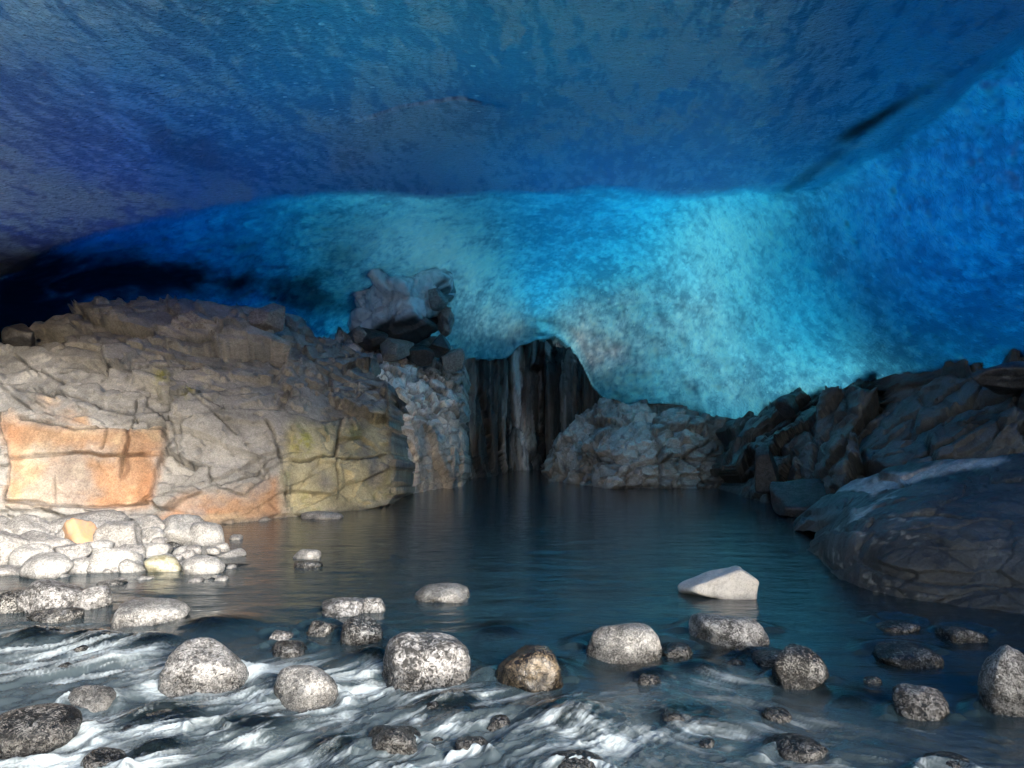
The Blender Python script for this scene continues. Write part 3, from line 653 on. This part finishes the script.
SPKV = [SPK, boulder_mat('fine_grained_granite', light=(.58, .58, .57), dark=(.05, .05, .05), amt=.25, scale=2.2, bd=.02), boulder_mat('coarse_granite', light=(.6, .6, .61), dark=(.03, .03, .03), amt=.15, scale=1.0, bd=.05)]
SPKD = boulder_mat('wet_speckled_granite', light=(.5, .5, .49), dark=(.015, .015, .015), amt=-.1, wet=.2, scale=1.5, bd=.03)
PALE = boulder_mat('pale_dry_stone', light=(.5, .5, .49), dark=(.15, .15, .15), amt=.4, scale=1.6, wet=.7, bd=.008)
GREY = boulder_mat('grey_dry_stone', light=(.42, .41, .40), dark=(.12, .12, .12), amt=.4, scale=1.4, wet=.7, bd=.008)
BROWN = boulder_mat('wet_brown_stone', light=(.2, .16, .11), dark=(.015, .012, .01), amt=.2, wet=.12)
ORST = boulder_mat('orange_stained_stone', light=(.6, .33, .17), dark=(.35, .28, .22), amt=.6, wet=.7, scale=.7)
YEL = boulder_mat('yellowish_stone', light=(.5, .48, .38), dark=(.25, .22, .1), amt=.7, wet=.6, scale=.7)
SUBM = boulder_mat('submerged_stone', light=(.26, .25, .22), dark=(.03, .03, .03), amt=.45, wet=.15)
G1, G2 = 'boulders standing in the rapids', 'stones piled on the left shore'
WHIT = boulder_mat('clean_white_stone', light=(.75, .74, .72), dark=(.45, .44, .43), amt=.8, scale=1.6, wet=.6, bd=.01)
ST = [
 # name, px, base py, w, h, mat, label, group, seed, angular, tilt
 ('boulder', 207, 690, 82, 48, SPK, 'large rounded speckled boulder in white water, leftmost of the big dry ones', G1, 1, .3, -12),
 ('boulder', 305, 707, 67, 44, SPK, 'knobbly black and white boulder with foam on both sides, left of the largest boulder', G1, 2, .45, 0),
 ('boulder', 425, 686, 94, 60, SPK, 'largest speckled boulder in the middle of the rapids', G1, 3, .25, 4),
 ('boulder', 528, 686, 68, 42, BROWN, 'shiny wet brown boulder right of the largest speckled boulder', G1, 4, .6, 14),
 ('boulder', 622, 657, 76, 36, SPK, 'speckled boulder in line between the wet brown boulder and the broad pale one', G1, 5, .3, 2),
 ('boulder', 715, 597, 74, 34, WHIT, 'clean white pointed boulder standing alone in the calm pool', G1, 6, .9, 0),
 ('boulder', 729, 644, 76, 32, SPK, 'broad pale speckled boulder just in front of the white pointed one', G1, 7, .4, -4),
 ('boulder', 800, 686, 54, 42, SPKD, 'jagged wet boulder trailing a wedge of foam to its right', G1, 8, .8, 20),
 ('boulder', 920, 719, 55, 38, SPK, 'round pepper and salt boulder in dark water at the lower right', G1, 9, .2, 0),
 ('boulder', 1016, 716, 66, 84, SPK, 'tall boulder with ice skirt cut by the right edge of the picture', G1, 10, .35, 0),
 ('boulder', 442, 601, 56, 17, SPK, 'low elongated speckled stone alone in the middle of the calm water', G1, 11, .4, 3),
 ('boulder', 345, 615, 50, 20, SPK, 'flat rounded grey stone touching a smaller one, upstream of the largest boulder', G1, 12, .4, 2),
 ('boulder', 374, 612, 27, 16, SPK, 'small knobbly stone touching the right end of a flat rounded stone', G1, 13, .4, -5),
 ('stone', 307, 559, 28, 11, PALE, 'small white stone at the edge of the tan reflection on the pool', G1, 14, .5, 0),
 ('stone', 308, 567, 30, 6, SPKD, 'wet dark stone just in front of the small white stone by the tan reflection', G1, 15, .5, 0),
 ('stone', 322, 519, 42, 8, GREY, 'thin flat grey stone in the water at the foot of the yellow stained cliff', G1, 16, .5, 0),
 ('boulder', 150, 624, 74, 22, SPK, 'long low speckled boulder just in front of the left stone bank', G1, 17, .4, -3),
 ('boulder', 50, 612, 60, 36, SPK, 'large tilted speckled boulder at the water edge below the left bank', G1, 18, .5, -14),
 ('boulder', 90, 609, 42, 26, SPK, 'squat speckled boulder leaning on the right of a larger tilted one', G1, 19, .4, 8),
 ('boulder', 55, 622, 52, 14, SPKD, 'dark wet boulder in front of the tilted pair below the left bank', G1, 20, .4, 0),
 ('boulder', 12, 612, 40, 22, SPKD, 'dark wet boulder at the left edge beside the tilted speckled one', G1, 21, .4, 0),
 ('boulder', 34, 752, 92, 40, SPKD, 'wide dark sparkling boulder at the lower left corner', G1, 22, .3, -4),
 ('boulder', 92, 708, 46, 20, SPK, 'small speckled boulder half buried in foam above the lower left corner boulder', G1, 23, .4, -6),
 ('boulder', 210, 732, 32, 16, SPKD, 'dark knob in white water below the second big boulder', G1, 24, .3, 0),
 ('boulder', 393, 752, 60, 26, SPKD, 'low dark speckled boulder awash in foam below the largest boulder', G1, 25, .4, 3),
 ('boulder', 472, 752, 34, 14, SPKD, 'small dark stone barely above the foam at the bottom middle', G1, 26, .5, 0),
 ('boulder', 100, 778, 46, 24, SPKD, 'speckled boulder cut by the bottom edge at the lower left', G1, 27, .3, 0),
 ('boulder', 575, 780, 64, 22, SPKD, 'dark boulder cut by the bottom edge right of the middle', G1, 28, .3, 0),
 ('boulder', 797, 760, 62, 20, SPKD, 'wet dark boulder awash near the bottom, left of the round pepper and salt one', G1, 29, .4, 0),
 ('boulder', 898, 631, 40, 9, SPKD, 'thin dark stone just breaking calm water near the layered right slab', G1, 30, .4, 2),
 ('boulder', 905, 662, 64, 14, SPKD, 'dark rounded boulder almost covered by water behind the pepper and salt one', G1, 31, .3, 0),
 ('boulder', 963, 640, 42, 14, SPKD, 'dark low stone left of the tall right edge boulder', G1, 32, .4, 0),
 ('boulder', 280, 641, 26, 12, SPK, 'small pale stone between the second big boulder and the flat rounded stone', G1, 33, .5, 0),
 ('boulder', 288, 655, 40, 12, SPKD, 'wet stone just in front of a small pale one in mid stream', G1, 34, .4, 0),
 ('boulder', 362, 642, 44, 26, SPKD, 'domed dark boulder with water running over its left of the largest boulder', G1, 35, .2, 0),
 ('boulder', 945, 772, 50, 14, SPKD, 'sparkling dark stone at the bottom edge near the right corner', G1, 36, .4, 0),
 ('boulder', 322, 634, 30, 14, SPKD, 'dark wet hump between two mid stream stones above the knobbly boulder', G1, 37, .3, 0),
 ('boulder', 676, 655, 34, 10, SPKD, 'small wet stone just left of the broad pale speckled boulder', G1, 38, .5, 0),
 ('boulder', 770, 664, 36, 12, SPKD, 'small dark stone between the broad pale boulder and the jagged wet one', G1, 39, .5, 0),
]
for k, (nm, x, y, w, h, m, lab, g, sd, an, tl) in enumerate(ST):
    zb = -.12*float(sstep(600, 760, np.array(float(y))))
    stone(nm, x, y, w*.92, h*.77, SPKV[k % 3] if m is SPK else m, lab, 'boulder' if nm == 'boulder' else 'stone', g, 300+sd, an, zb=zb, tilt=tl, sink=1.2 if h < 25 else .62)
# left bank pile: px, base py, w, h, lift, mat, label
BANK = [
 (28, 541, 46, 24, .12, GREY, 'grey blocky stone against the cliff at the far left of the bank'),
 (88, 535, 62, 24, .12, GREY, 'long smooth grey stone lying against the foot of the orange slab'),
 (80, 545, 42, 26, .14, ORST, 'orange stained wedge shaped stone in the bank'),
 (118, 546, 46, 24, .12, GREY, 'rounded grey stone right of the orange wedge'),
 (150, 540, 44, 22, .12, GREY, 'domed grey stone touching the cliff behind the big smooth white one'),
 (178, 544, 64, 26, .06, PALE, 'large pale smooth stone at the foot of the orange patch by the water'),
 (205, 546, 46, 22, .02, PALE, 'bright white smooth stone at the right end of the bank'),
 (8, 560, 40, 26, .1, GREY, 'grey stone cut by the left edge on the bank'),
 (45, 556, 56, 20, .1, GREY, 'flat grey stone behind the white oval one near the left edge'),
 (31, 566, 38, 20, .05, PALE, 'white oval stone near the left edge of the bank'),
 (72, 562, 40, 20, .06, GREY, 'grey lump right of the white oval stone'),
 (110, 572, 58, 28, .03, PALE, 'large cream boulder in the middle of the bank front'),
 (84, 574, 34, 14, .02, PALE, 'small cream stone between the triangular white one and the cream boulder'),
 (50, 579, 54, 20, .0, PALE, 'white triangular stone at the front of the bank'),
 (130, 576, 34, 15, .0, PALE, 'small lumpy pale stone at the right foot of the cream boulder'),
 (154, 558, 34, 15, .02, PALE, 'pale domed stone in the second row of the bank, just right of its middle'),
 (153, 545, 28, 14, .08, PALE, 'small peaked pale stone above the domed one in the bank'),
 (164, 575, 36, 15, .0, YEL, 'yellowish domed stone with green waterline at the bank front'),
 (202, 577, 42, 17, .0, PALE, 'pale cracked stone at the right front of the bank'),
 (188, 561, 28, 8, .0, PALE, 'low white stone just above water between two domed ones'),
 (228, 560, 34, 11, .0, PALE, 'flat white stone farthest right in the bank front'),
 (236, 542, 14, 7, .0, GREY, 'tiny grey pebble off the tip of the bright white smooth stone'),
 (218, 583, 30, 5, .0, SPKD, 'thin wet dark stone in the water right of the pale cracked stone'),
 (235, 570, 34, 6, .0, SPKD, 'thin wet dark stone under the flat white one farthest right'),
 (5, 578, 30, 10, .0, GREY, 'low grey stone at the left edge waterline of the bank'),
 (60, 545, 30, 18, .13, GREY, 'small upright grey stone left of the orange wedge'),
 (8, 540, 34, 20, .14, GREY, 'grey stone cut by the left edge against the cliff foot'),
 (98, 556, 34, 16, .08, PALE, 'pale stone directly below the orange wedge'),
 (132, 558, 28, 13, .05, GREY, 'small grey stone left of the pale domed one'),
 (20, 552, 30, 14, .1, GREY, 'small grey stone above the white oval one'),
 (112, 588, 30, 7, .0, SPKD, 'small wet stone below the cream boulder in the shallows'),
 (175, 549, 22, 7, .03, SPKD, 'little dark wet stone under the large pale smooth stone'),
 (128, 535, 30, 14, .16, GREY, 'small grey stone resting against the orange slab foot'),
 (62, 534, 30, 12, .18, GREY, 'grey stone wedged against the cliff behind the orange wedge'),
]
for k, (x, y, w, h, lift, m, lab) in enumerate(BANK):
    stone('stone', x, y, w*.94, h, m, lab, 'stone', G2, 400+k, (.6, .7, 1.0)[k % 3] if m is not ORST else 1.2, zb=lift-.03, sink=.7, tilt=(k*37 % 17)-8, sub=4)
rng = random.Random(8); placed = 0
while placed < 22:
    y = rng.uniform(640, 764); x = rng.uniform(0, 960); w_ = rng.uniform(12, 30)
    if any(abs(x-q[1]) < (q[3]+w_)*.6 and abs(y-q[2]+q[4]*.3) < (q[4]*.6+8) for q in ST): continue
    zb = -.12*float(sstep(600, 760, np.array(float(y))))
    stone('wet_stone', x, y, w_, w_*rng.uniform(.25, .42), SPKD, 'small dark wet stone only just breaking the surface between the boulders of the rapids', 'stone', 'small wet stones in the rapids', 1000+placed, rng.choice([.4, .8]), zb=zb, sink=1.2, sub=4); placed += 1
rng = random.Random(5)
for k in range(46):
    y = rng.uniform(536, 584); x = rng.uniform(-8, 232 if y > 548 else 170)
    lift = .1*float(sstep(572, 545, np.array(y))) if False else max(0.0, .1*(572-y)/30)
    stone('pebble', x, y, rng.uniform(8, 17), rng.uniform(4, 8), GREY if k % 2 else PALE, 'small grey pebble filling a gap between the larger pale stones of the left bank', 'pebble', 'pebbles between the left bank stones', 900+k, .6, zb=lift-.02, sink=.8, sub=3)
# loose rocks on the cliffs
def lrock(px, py, w, h, d, mat, lab, sd, tl=0):
    return stone('rock', px, py, w, h, mat, lab, 'rock', None, sd, 1.0, d=d, sink=.5, tilt=tl, sub=5)
LR0 = [(372, 344, 30, 16, 19.8), (396, 352, 34, 18, 19.6), (420, 356, 30, 16, 20), (440, 350, 22, 16, 20.3), (444, 330, 18, 20, 20.8), (438, 300, 18, 16, 20.2), (447, 318, 14, 14, 20.6), (452, 362, 26, 18, 20.6), (358, 338, 20, 12, 19.8)]
LRL = ['dark rock under the left part of the rounded ice bulge', 'dark rock under the middle of the rounded ice bulge', 'dark rock right of the middle under the rounded ice bulge', 'dark rock below the lower right corner of the ice bulge', 'small upright rock hugging the right side of the ice bulge', 'topmost grey rock frozen to the right side of the ice bulge', 'small grey rock in the middle of the right side of the ice bulge', 'grey rock capping the pale fluted wall beside the ice curtain', 'small dark rock at the far left under the ice bulge']
LR = boulder_mat('ledge_stone', light=(.3, .29, .28), dark=(.13, .12, .12), amt=.6, wet=.7, scale=.6)
LD = boulder_mat('dark_ledge_stone', light=(.07, .07, .075), dark=(.02, .02, .022), amt=.5, wet=.5, scale=.6)
lrock(196, 325, 40, 20, 14.7, LR, 'grey rounded rock resting near the top of the left cliff under the ice', 501, 6)
lrock(268, 320, 32, 22, 15.5, LR, 'grey angular rock on the cliff top right of the rounded one', 502, -8)
lrock(22, 340, 34, 18, 12.9, LD, 'dim rock wedged under the ice at the far left of the cliff top', 503, 10)
for k, (x, y, w_, h_, d_) in enumerate(LR0): lrock(x, y, w_, h_, d_, LR if k > 3 or k == 1 else LD, LRL[k], 520+k, k*23 % 30-15)
lrock(788, 410, 24, 17, 17.2, LD, 'small black rock perched where the right slope meets the glowing ice', 504)
lrock(1005, 384, 70, 22, 10.3, LD, 'dark broad rock on top of the right slope at the right edge', 505, 4)
lrock(768, 474, 26, 34, 15.6, LD, 'upright dark block at the waterline where the right slope begins', 506, -6)
lrock(800, 512, 60, 34, 13.3, ROCKW if False else LD, 'smooth wet dark rock low in the water below the right slope', 507, -8)

# ------------------------------------------------------------------ water
SUBS = [(30, 648, 60, 26), (88, 650, 66, 28), (145, 650, 60, 24), (210, 636, 84, 26), (155, 718, 86, 30), (250, 728, 70, 24), (575, 722, 92, 46), (500, 640, 60, 14), (370, 662, 46, 26), (700, 672, 60, 20), (560, 672, 50, 24), (150, 752, 60, 20), (330, 742, 50, 18), (690, 720, 80, 16), (860, 700, 60, 18), (740, 662, 50, 18), (450, 706, 80, 20), (650, 676, 60, 18)]
G3 = 'submerged boulders under the rapids'
SUBL = ['submerged boulder under glassy water at the left edge above the rapids', 'second submerged boulder from the left in the row above the rapids', 'third submerged boulder from the left in the row above the rapids', 'wide submerged boulder under smooth dark water above the second big boulder', 'brownish boulder under running water between the corner boulder and the knobbly boulder', 'submerged hump in foam below the knobbly boulder', 'large hump with white water streaming over it right of the brown boulder', 'faint brown stone under water behind the brown boulder', 'submerged dark boulder left of the largest boulder', 'submerged stone in front of the speckled one right of the wet brown boulder', 'submerged stone right of the wet brown boulder', 'submerged boulder near the bottom left of the rapids', 'submerged stone below the knobbly boulder near the bottom', 'submerged stone in dark water right of the white streaming hump', 'submerged stone left of the pepper and salt boulder', 'submerged stone below the broad pale boulder', 'submerged stone in foam at the foot of the largest boulder', 'submerged stone left of the broad pale boulder in the riffle']
def wbase(X, Y): return -.12*sstep(6.2, 3.4, Y) if False else -.12*(1-sstep(3.3, 6.6, Y))
sub_xyz = []
for k, (x, y, w, h) in enumerate(SUBS):
    d = float(water_d(y, -.06)); c = at(x, y, d); W = w/F*d/2; H = h/F*d*.55
    wb = float(wbase(0, np.array(d))); top = wb+H*.8
    sub_xyz.append((c[0], d+W*.4, W, H, wb))
    P_, Fc = stone_shape(600+k, .2, 4); P_ = P_*np.array([W, W*.8, .22])
    o = mesh_from('boulder', P_, Fc, SUBM); o.location = (c[0], d+W*.4, wb+H*.65-.012-.22)
    tag(o, SUBL[k], 'boulder', G3)
pyr = np.r_[np.linspace(1500, 800, 40), np.linspace(798, 540, 300), np.linspace(539, 458, 90)]
pxc = np.r_[np.linspace(-2600, -60, 60), np.linspace(-55, 1080, 620), np.linspace(1085, 3400, 60)]
dY = water_d(pyr, 0.0); Yg = np.repeat(dY[:, None], len(pxc), 1); Xg = Yg*((pxc-512)/F)[None]*(1/ (cp))
GX = np.repeat(pxc[None], len(pyr), 0); GY = np.repeat(pyr[:, None], len(pxc), 1)
Q = np.stack([Xg, Yg, 0*Xg], -1)
Wp = np.stack([fbm(Q, .9, 701, 3), fbm(Q, .9, 702, 3), 0*Xg], -1)*.22
Q2 = Q+Wp
def flow(deg):
    a_ = math.radians(deg); c_, s_ = math.cos(a_), math.sin(a_)
    return np.stack([Q2[..., 0]*c_+Q2[..., 1]*s_, -Q2[..., 0]*s_+Q2[..., 1]*c_, 0*Xg], -1)
QA, QB = flow(40), flow(-35)
wB = sstep(540, 760, GX)
def ffbm(sc_, seed, o=4, g=.5): return fbm(QA, sc_, seed, o, g)*(1-wB)+fbm(QB, sc_, seed, o, g)*wB
rap_line = np.interp(GX, [-60, 0, 120, 250, 380, 470, 560, 640, 720, 800, 900, 1024, 1080], [612, 612, 618, 640, 648, 662, 672, 660, 652, 672, 700, 700, 700])
rap = sstep(-8, 40, GY-rap_line)
rapx = rap*(1-.62*sstep(560, 900, GX))
turb = ffbm((.55, .16, 1), 711, 5, .55); turb2 = 1-np.abs(ffbm((.35, .12, 1), 712, 4, .6))*2.2
rip = fbm(Q+Wp, (.9, .3, 1), 713, 3); rip2 = fbm(Q, (.32, .11, 1), 714, 3)
near_ = 1-sstep(7, 16, Yg)
Z = wbase(Xg, Yg)+rapx*(.04*turb+.02*turb2)+rap*.02*turb+ (1-rap*.5)*(.010*rip+.005*rip2)*(.25+.9*near_)
foam_s = np.zeros_like(Z); clear = np.zeros_like(Z)
for (x, y, W, H, wb) in sub_xyz:
    dx = (Xg-x); dy = (Yg-y); g = np.exp(-(dx**2/(W*.85)**2+dy**2/(W*.7)**2))
    Z += g*H*.65; clear = np.maximum(clear, g)
    wake = np.exp(-(dx**2/(W*1.0)**2+(dy+W*.95)**2/(W*.55)**2)); foam_s = np.maximum(foam_s, wake)
for (nm, x, y, w, h, m, lab, g_, sd, an, tl) in ST:
    if y < 630: continue
    d = float(water_d(y, -.06)); cx = (x-512)/F*d; W = w/F*d/2
    dx = (Xg-cx); dy = (Yg-d-W*.5)
    ringd = np.sqrt((dx/(W*1.25))**2+(dy/(W*1.05))**2)
    foam_s = np.maximum(foam_s, np.exp(-((ringd-1)/.22)**2)*.75)
    foam_s = np.maximum(foam_s, .9*np.exp(-(((dx-W*.9)/(W*1.3))**2+((dy+W*.9)/(W*.6))**2)))
    Z += .03*np.exp(-((ringd-1)/.25)**2)*(dy > 0)
st1 = sstep(-.12, .38, ffbm((.8, .10, 1), 721, 6, .68)); st2 = sstep(-.05, .4, ffbm((.22, .05, 1), 722, 5, .7))
patch = sstep(-.45, .25, fbm(Q, (1.1, .5, 1), 723, 4))
foam = rap*(st1*.62+st2*.38)*(.32+.75*patch)
foam = foam*(1-.5*sstep(620, 840, GX+.4*(GY-700)))
foam += foam_s*rap*(.15+.6*st1+.45*st2)*(1-.35*sstep(560, 800, GX))
foam = np.clip(foam, 0, 1)*sstep(0, 14, GY-rap_line+4)
Z += foam*(.012+.03*ffbm((.12, .05, 1), 731, 3))
clear = np.clip(clear*1.1+.35*(1-sstep(4, 9, Yg))*(1-foam), 0, 1)
aer = (1-.85*clear)*np.clip(rap*(.3+1.0*st1*patch+.6*foam), 0, 1)*(1-.45*sstep(640, 860, GX))
Wv = np.stack([Xg, Yg, Z], -1)
def water_mat():
    m, nt = new_mat('river_water'); N = NT(nt)
    foam = N.n('ShaderNodeAttribute', attribute_name='foam').outputs['Fac']; clr = N.n('ShaderNodeAttribute', attribute_name='clear').outputs['Fac']
    aer = N.n('ShaderNodeAttribute', attribute_name='aer').outputs['Fac']
    A_ = lambda k: N.n('ShaderNodeAttribute', attribute_name=k).outputs['Fac']
    def fl(sa_, sb_, det, rg, ds):
        r_ = []
        for p_ in 'ab':
            cv = N.n('ShaderNodeCombineXYZ', ins={0: N.math('MULTIPLY', A_(p_+'x'), sa_), 1: N.math('MULTIPLY', A_(p_+'y'), sb_)})
            r_.append(N.noise(cv.outputs[0], 1.0, det, rg, ds))
        return N.math('ADD', N.math('MULTIPLY', r_[0], N.math('SUBTRACT', 1.0, A_('wb'))), N.math('MULTIPLY', r_[1], A_('wb')))
    v = N.coord((1, 2.6, 1)); vf = N.coord((1, 2.4, 1), rot=(0, 0, math.radians(35)))
    n1 = N.noise(v, 2.2, 5, .6, .8); n2 = N.noise(v, 9, 4, .6, .5); nfoam = fl(3.2, 17, 7, .75, .8); nf2 = fl(12, 50, 4, .8, .5)
    h = N.math('ADD', N.math('MULTIPLY', n1, 1.0), N.math('MULTIPLY', n2, .28))
    b = N.bump(h, .6, .022)
    b2 = N.bump(N.math('ADD', nfoam, N.math('MULTIPLY', nf2, .4)), .9, .04)
    fr = N.n('ShaderNodeFresnel', ins={'IOR': 1.33, 'Normal': b})
    gl = N.n('ShaderNodeBsdfGlossy', ins={'Color': (1, 1, 1, 1), 'Roughness': .05, 'Normal': b})
    df = N.n('ShaderNodeBsdfDiffuse', ins={'Color': N.mix(N.math('MULTIPLY', aer, .8, clamp=True), (.02, .042, .056), (.3, .34, .36)), 'Normal': b})
    tr = N.n('ShaderNodeBsdfTransparent', ins={'Color': (.45, .52, .5, 1)})
    body = N.n('ShaderNodeMixShader', ins={0: N.math('MULTIPLY', clr, .85), 1: df.outputs[0], 2: tr.outputs[0]})
    w = N.n('ShaderNodeMixShader', ins={0: fr.outputs[0], 1: body.outputs[0], 2: gl.outputs[0]})
    fd = N.n('ShaderNodeBsdfPrincipled', ins={'Base Color': (.46, .54, .59, 1), 'Roughness': .3, 'Normal': b2})
    k = N.math('MULTIPLY', foam, N.math('ADD', -1.3, N.math('ADD', N.math('MULTIPLY', nfoam, 2.4), N.math('MULTIPLY', nf2, 2.2))))
    fm = N.ramp(k, [(.12, 0.0), (.4, .3), (.85, 1.0)])
    fin = N.n('ShaderNodeMixShader', ins={0: fm, 1: w.outputs[0], 2: fd.outputs[0]})
    N.out(fin.outputs[0]); return m
wat = mesh_from('water', Wv.reshape(-1, 3), grid_faces(len(pyr), len(pxc)), water_mat(), attrs={'foam': foam.ravel(), 'clear': clear.ravel(), 'aer': aer.ravel(), 'wb': wB.ravel(), 'ax': QA[..., 0].ravel(), 'ay': QA[..., 1].ravel(), 'bx': QB[..., 0].ravel(), 'by': QB[..., 1].ravel()})
struct(wat)

# ------------------------------------------------------------------ ground, and unseen snow shaped to bounce light
gx_, gy_ = np.meshgrid(np.r_[-400, -100, np.linspace(-30, 30, 90), 100, 400], np.r_[-400, -60, np.linspace(-10, 35, 110), 100, 400])
Gp = np.stack([gx_, gy_, 0*gx_], -1).astype(float)
Gp[..., 2] = -.42+.1*fbm(Gp, 1.4, 801, 4)
struct(mesh_from('riverbed', Gp.reshape(-1, 3), grid_faces(*gx_.shape), simple('bed_gravel', (.07, .068, .06), .6, 5, .1)))
sx, sy = np.meshgrid(np.r_[-200, -80, np.linspace(-30, 30, 60), 80, 200], np.r_[-200, -80, np.linspace(-30, -1.3, 44)])
Sp = np.stack([sx, sy, 0*sx], -1).astype(float)
Sp[..., 2] = .15+.5*sstep(-4, -14, sy) if False else -.5+.85*sstep(0, 1, (-sy-1.3)/2.2)+.3*fbm(Sp, 5, 803, 4)+.02*np.maximum(0, -sy-6)
struct(mesh_from('snow_bounce_field', Sp.reshape(-1, 3), grid_faces(*sx.shape), simple('old_snow', (.82, .83, .85), .6, 2, .1)))  # unseen white ground, placed to bounce light up onto the ceiling
gx2, gy2 = np.meshgrid(np.linspace(-75, 75, 70), np.linspace(0, 70, 60))
G2p = np.stack([gx2, gy2-8, 0*gx2], -1); rad = np.hypot(gx2, gy2-8)
keep_ = sstep(27, 60, rad)
G2p[..., 2] = -1.2+34*keep_*sstep(-4, 26, gy2-8-.15*gx2)+1.2*fbm(G2p, 9, 807, 4)*keep_
G2p[..., 2] -= 1.5*(1-sstep(24, 28, rad))
struct(mesh_from('glacier_bounce_slope', G2p.reshape(-1, 3), grid_faces(*gx2.shape), simple('bounce_slope_snow', (.82, .83, .85), .6, 1, .1)))  # unseen sunlit slope added to throw light through the back ice
# left bank gravel under the stones
bx = np.linspace(-9.5, -3.6, 90); by_ = np.linspace(9.0, 13.6, 70); BX, BY = np.meshgrid(bx, by_)
Bp = np.stack([BX, BY, 0*BX], -1)
Bp[..., 2] = -.3+.36*sstep(9.4, 11.6, BY)*(1-sstep(-5.2, -4.2, BX+.35*(BY-11)))+.07*fbm(Bp, .5, 805, 4)
struct(mesh_from('shore', Bp.reshape(-1, 3), grid_faces(*BX.shape), simple('shore_gravel', (.2, .19, .175), .8, 14, .06)))

# ------------------------------------------------------------------ light
SUN_EL, SUN_AZ = 18, 148            # degrees; low soft sun behind the camera on the right, shining in through the mouth
w = bpy.data.worlds.new('World'); sc.world = w; w.use_nodes = True
nt = w.node_tree; bg = nt.nodes['Background']
sky = nt.nodes.new('ShaderNodeTexSky'); sky.sky_type = 'NISHITA'; sky.sun_disc = False
sky.sun_elevation = math.radians(SUN_EL); sky.sun_rotation = math.radians(SUN_AZ); sky.dust_density = 2.5; sky.air_density = 1.0; sky.ozone_density = .6
nt.links.new(sky.outputs[0], bg.inputs[0]); bg.inputs[1].default_value = .15
L = bpy.data.lights.new('sun', 'SUN'); L.energy = 2.55; L.angle = math.radians(20); L.color = (1, .985, .96)
lo = bpy.data.objects.new('sun', L); COL.objects.link(lo)
from mathutils import Vector
az, el = math.radians(SUN_AZ), math.radians(SUN_EL)
tosun = Vector((math.sin(az)*math.cos(el), math.cos(az)*math.cos(el), math.sin(el)))
lo.rotation_euler = tosun.to_track_quat('Z', 'Y').to_euler(); lo.location = (0, 0, 30)

cam = bpy.data.cameras.new('camera'); co = bpy.data.objects.new('camera', cam); COL.objects.link(co)
cam.sensor_width = 36; cam.lens = F/1024*36; cam.clip_end = 2000
co.location = (0, 0, CAMH); co.rotation_euler = (math.pi/2+PITCH, 0, 0)
sc.camera = co
vs = sc.view_settings; vs.view_transform = 'Standard'; vs.look = 'None'; vs.exposure = 1.65; vs.gamma = 1
cy = sc.cycles
cy.max_bounces = 8; cy.diffuse_bounces = 6; cy.glossy_bounces = 3; cy.transmission_bounces = 6; cy.use_adaptive_sampling = True; cy.adaptive_threshold = .04; cy.transparent_max_bounces = 8; cy.volume_bounces = 0
cy.sample_clamp_indirect = 6; cy.caustics_reflective = False; cy.caustics_refractive = False; cy.use_denoising = True
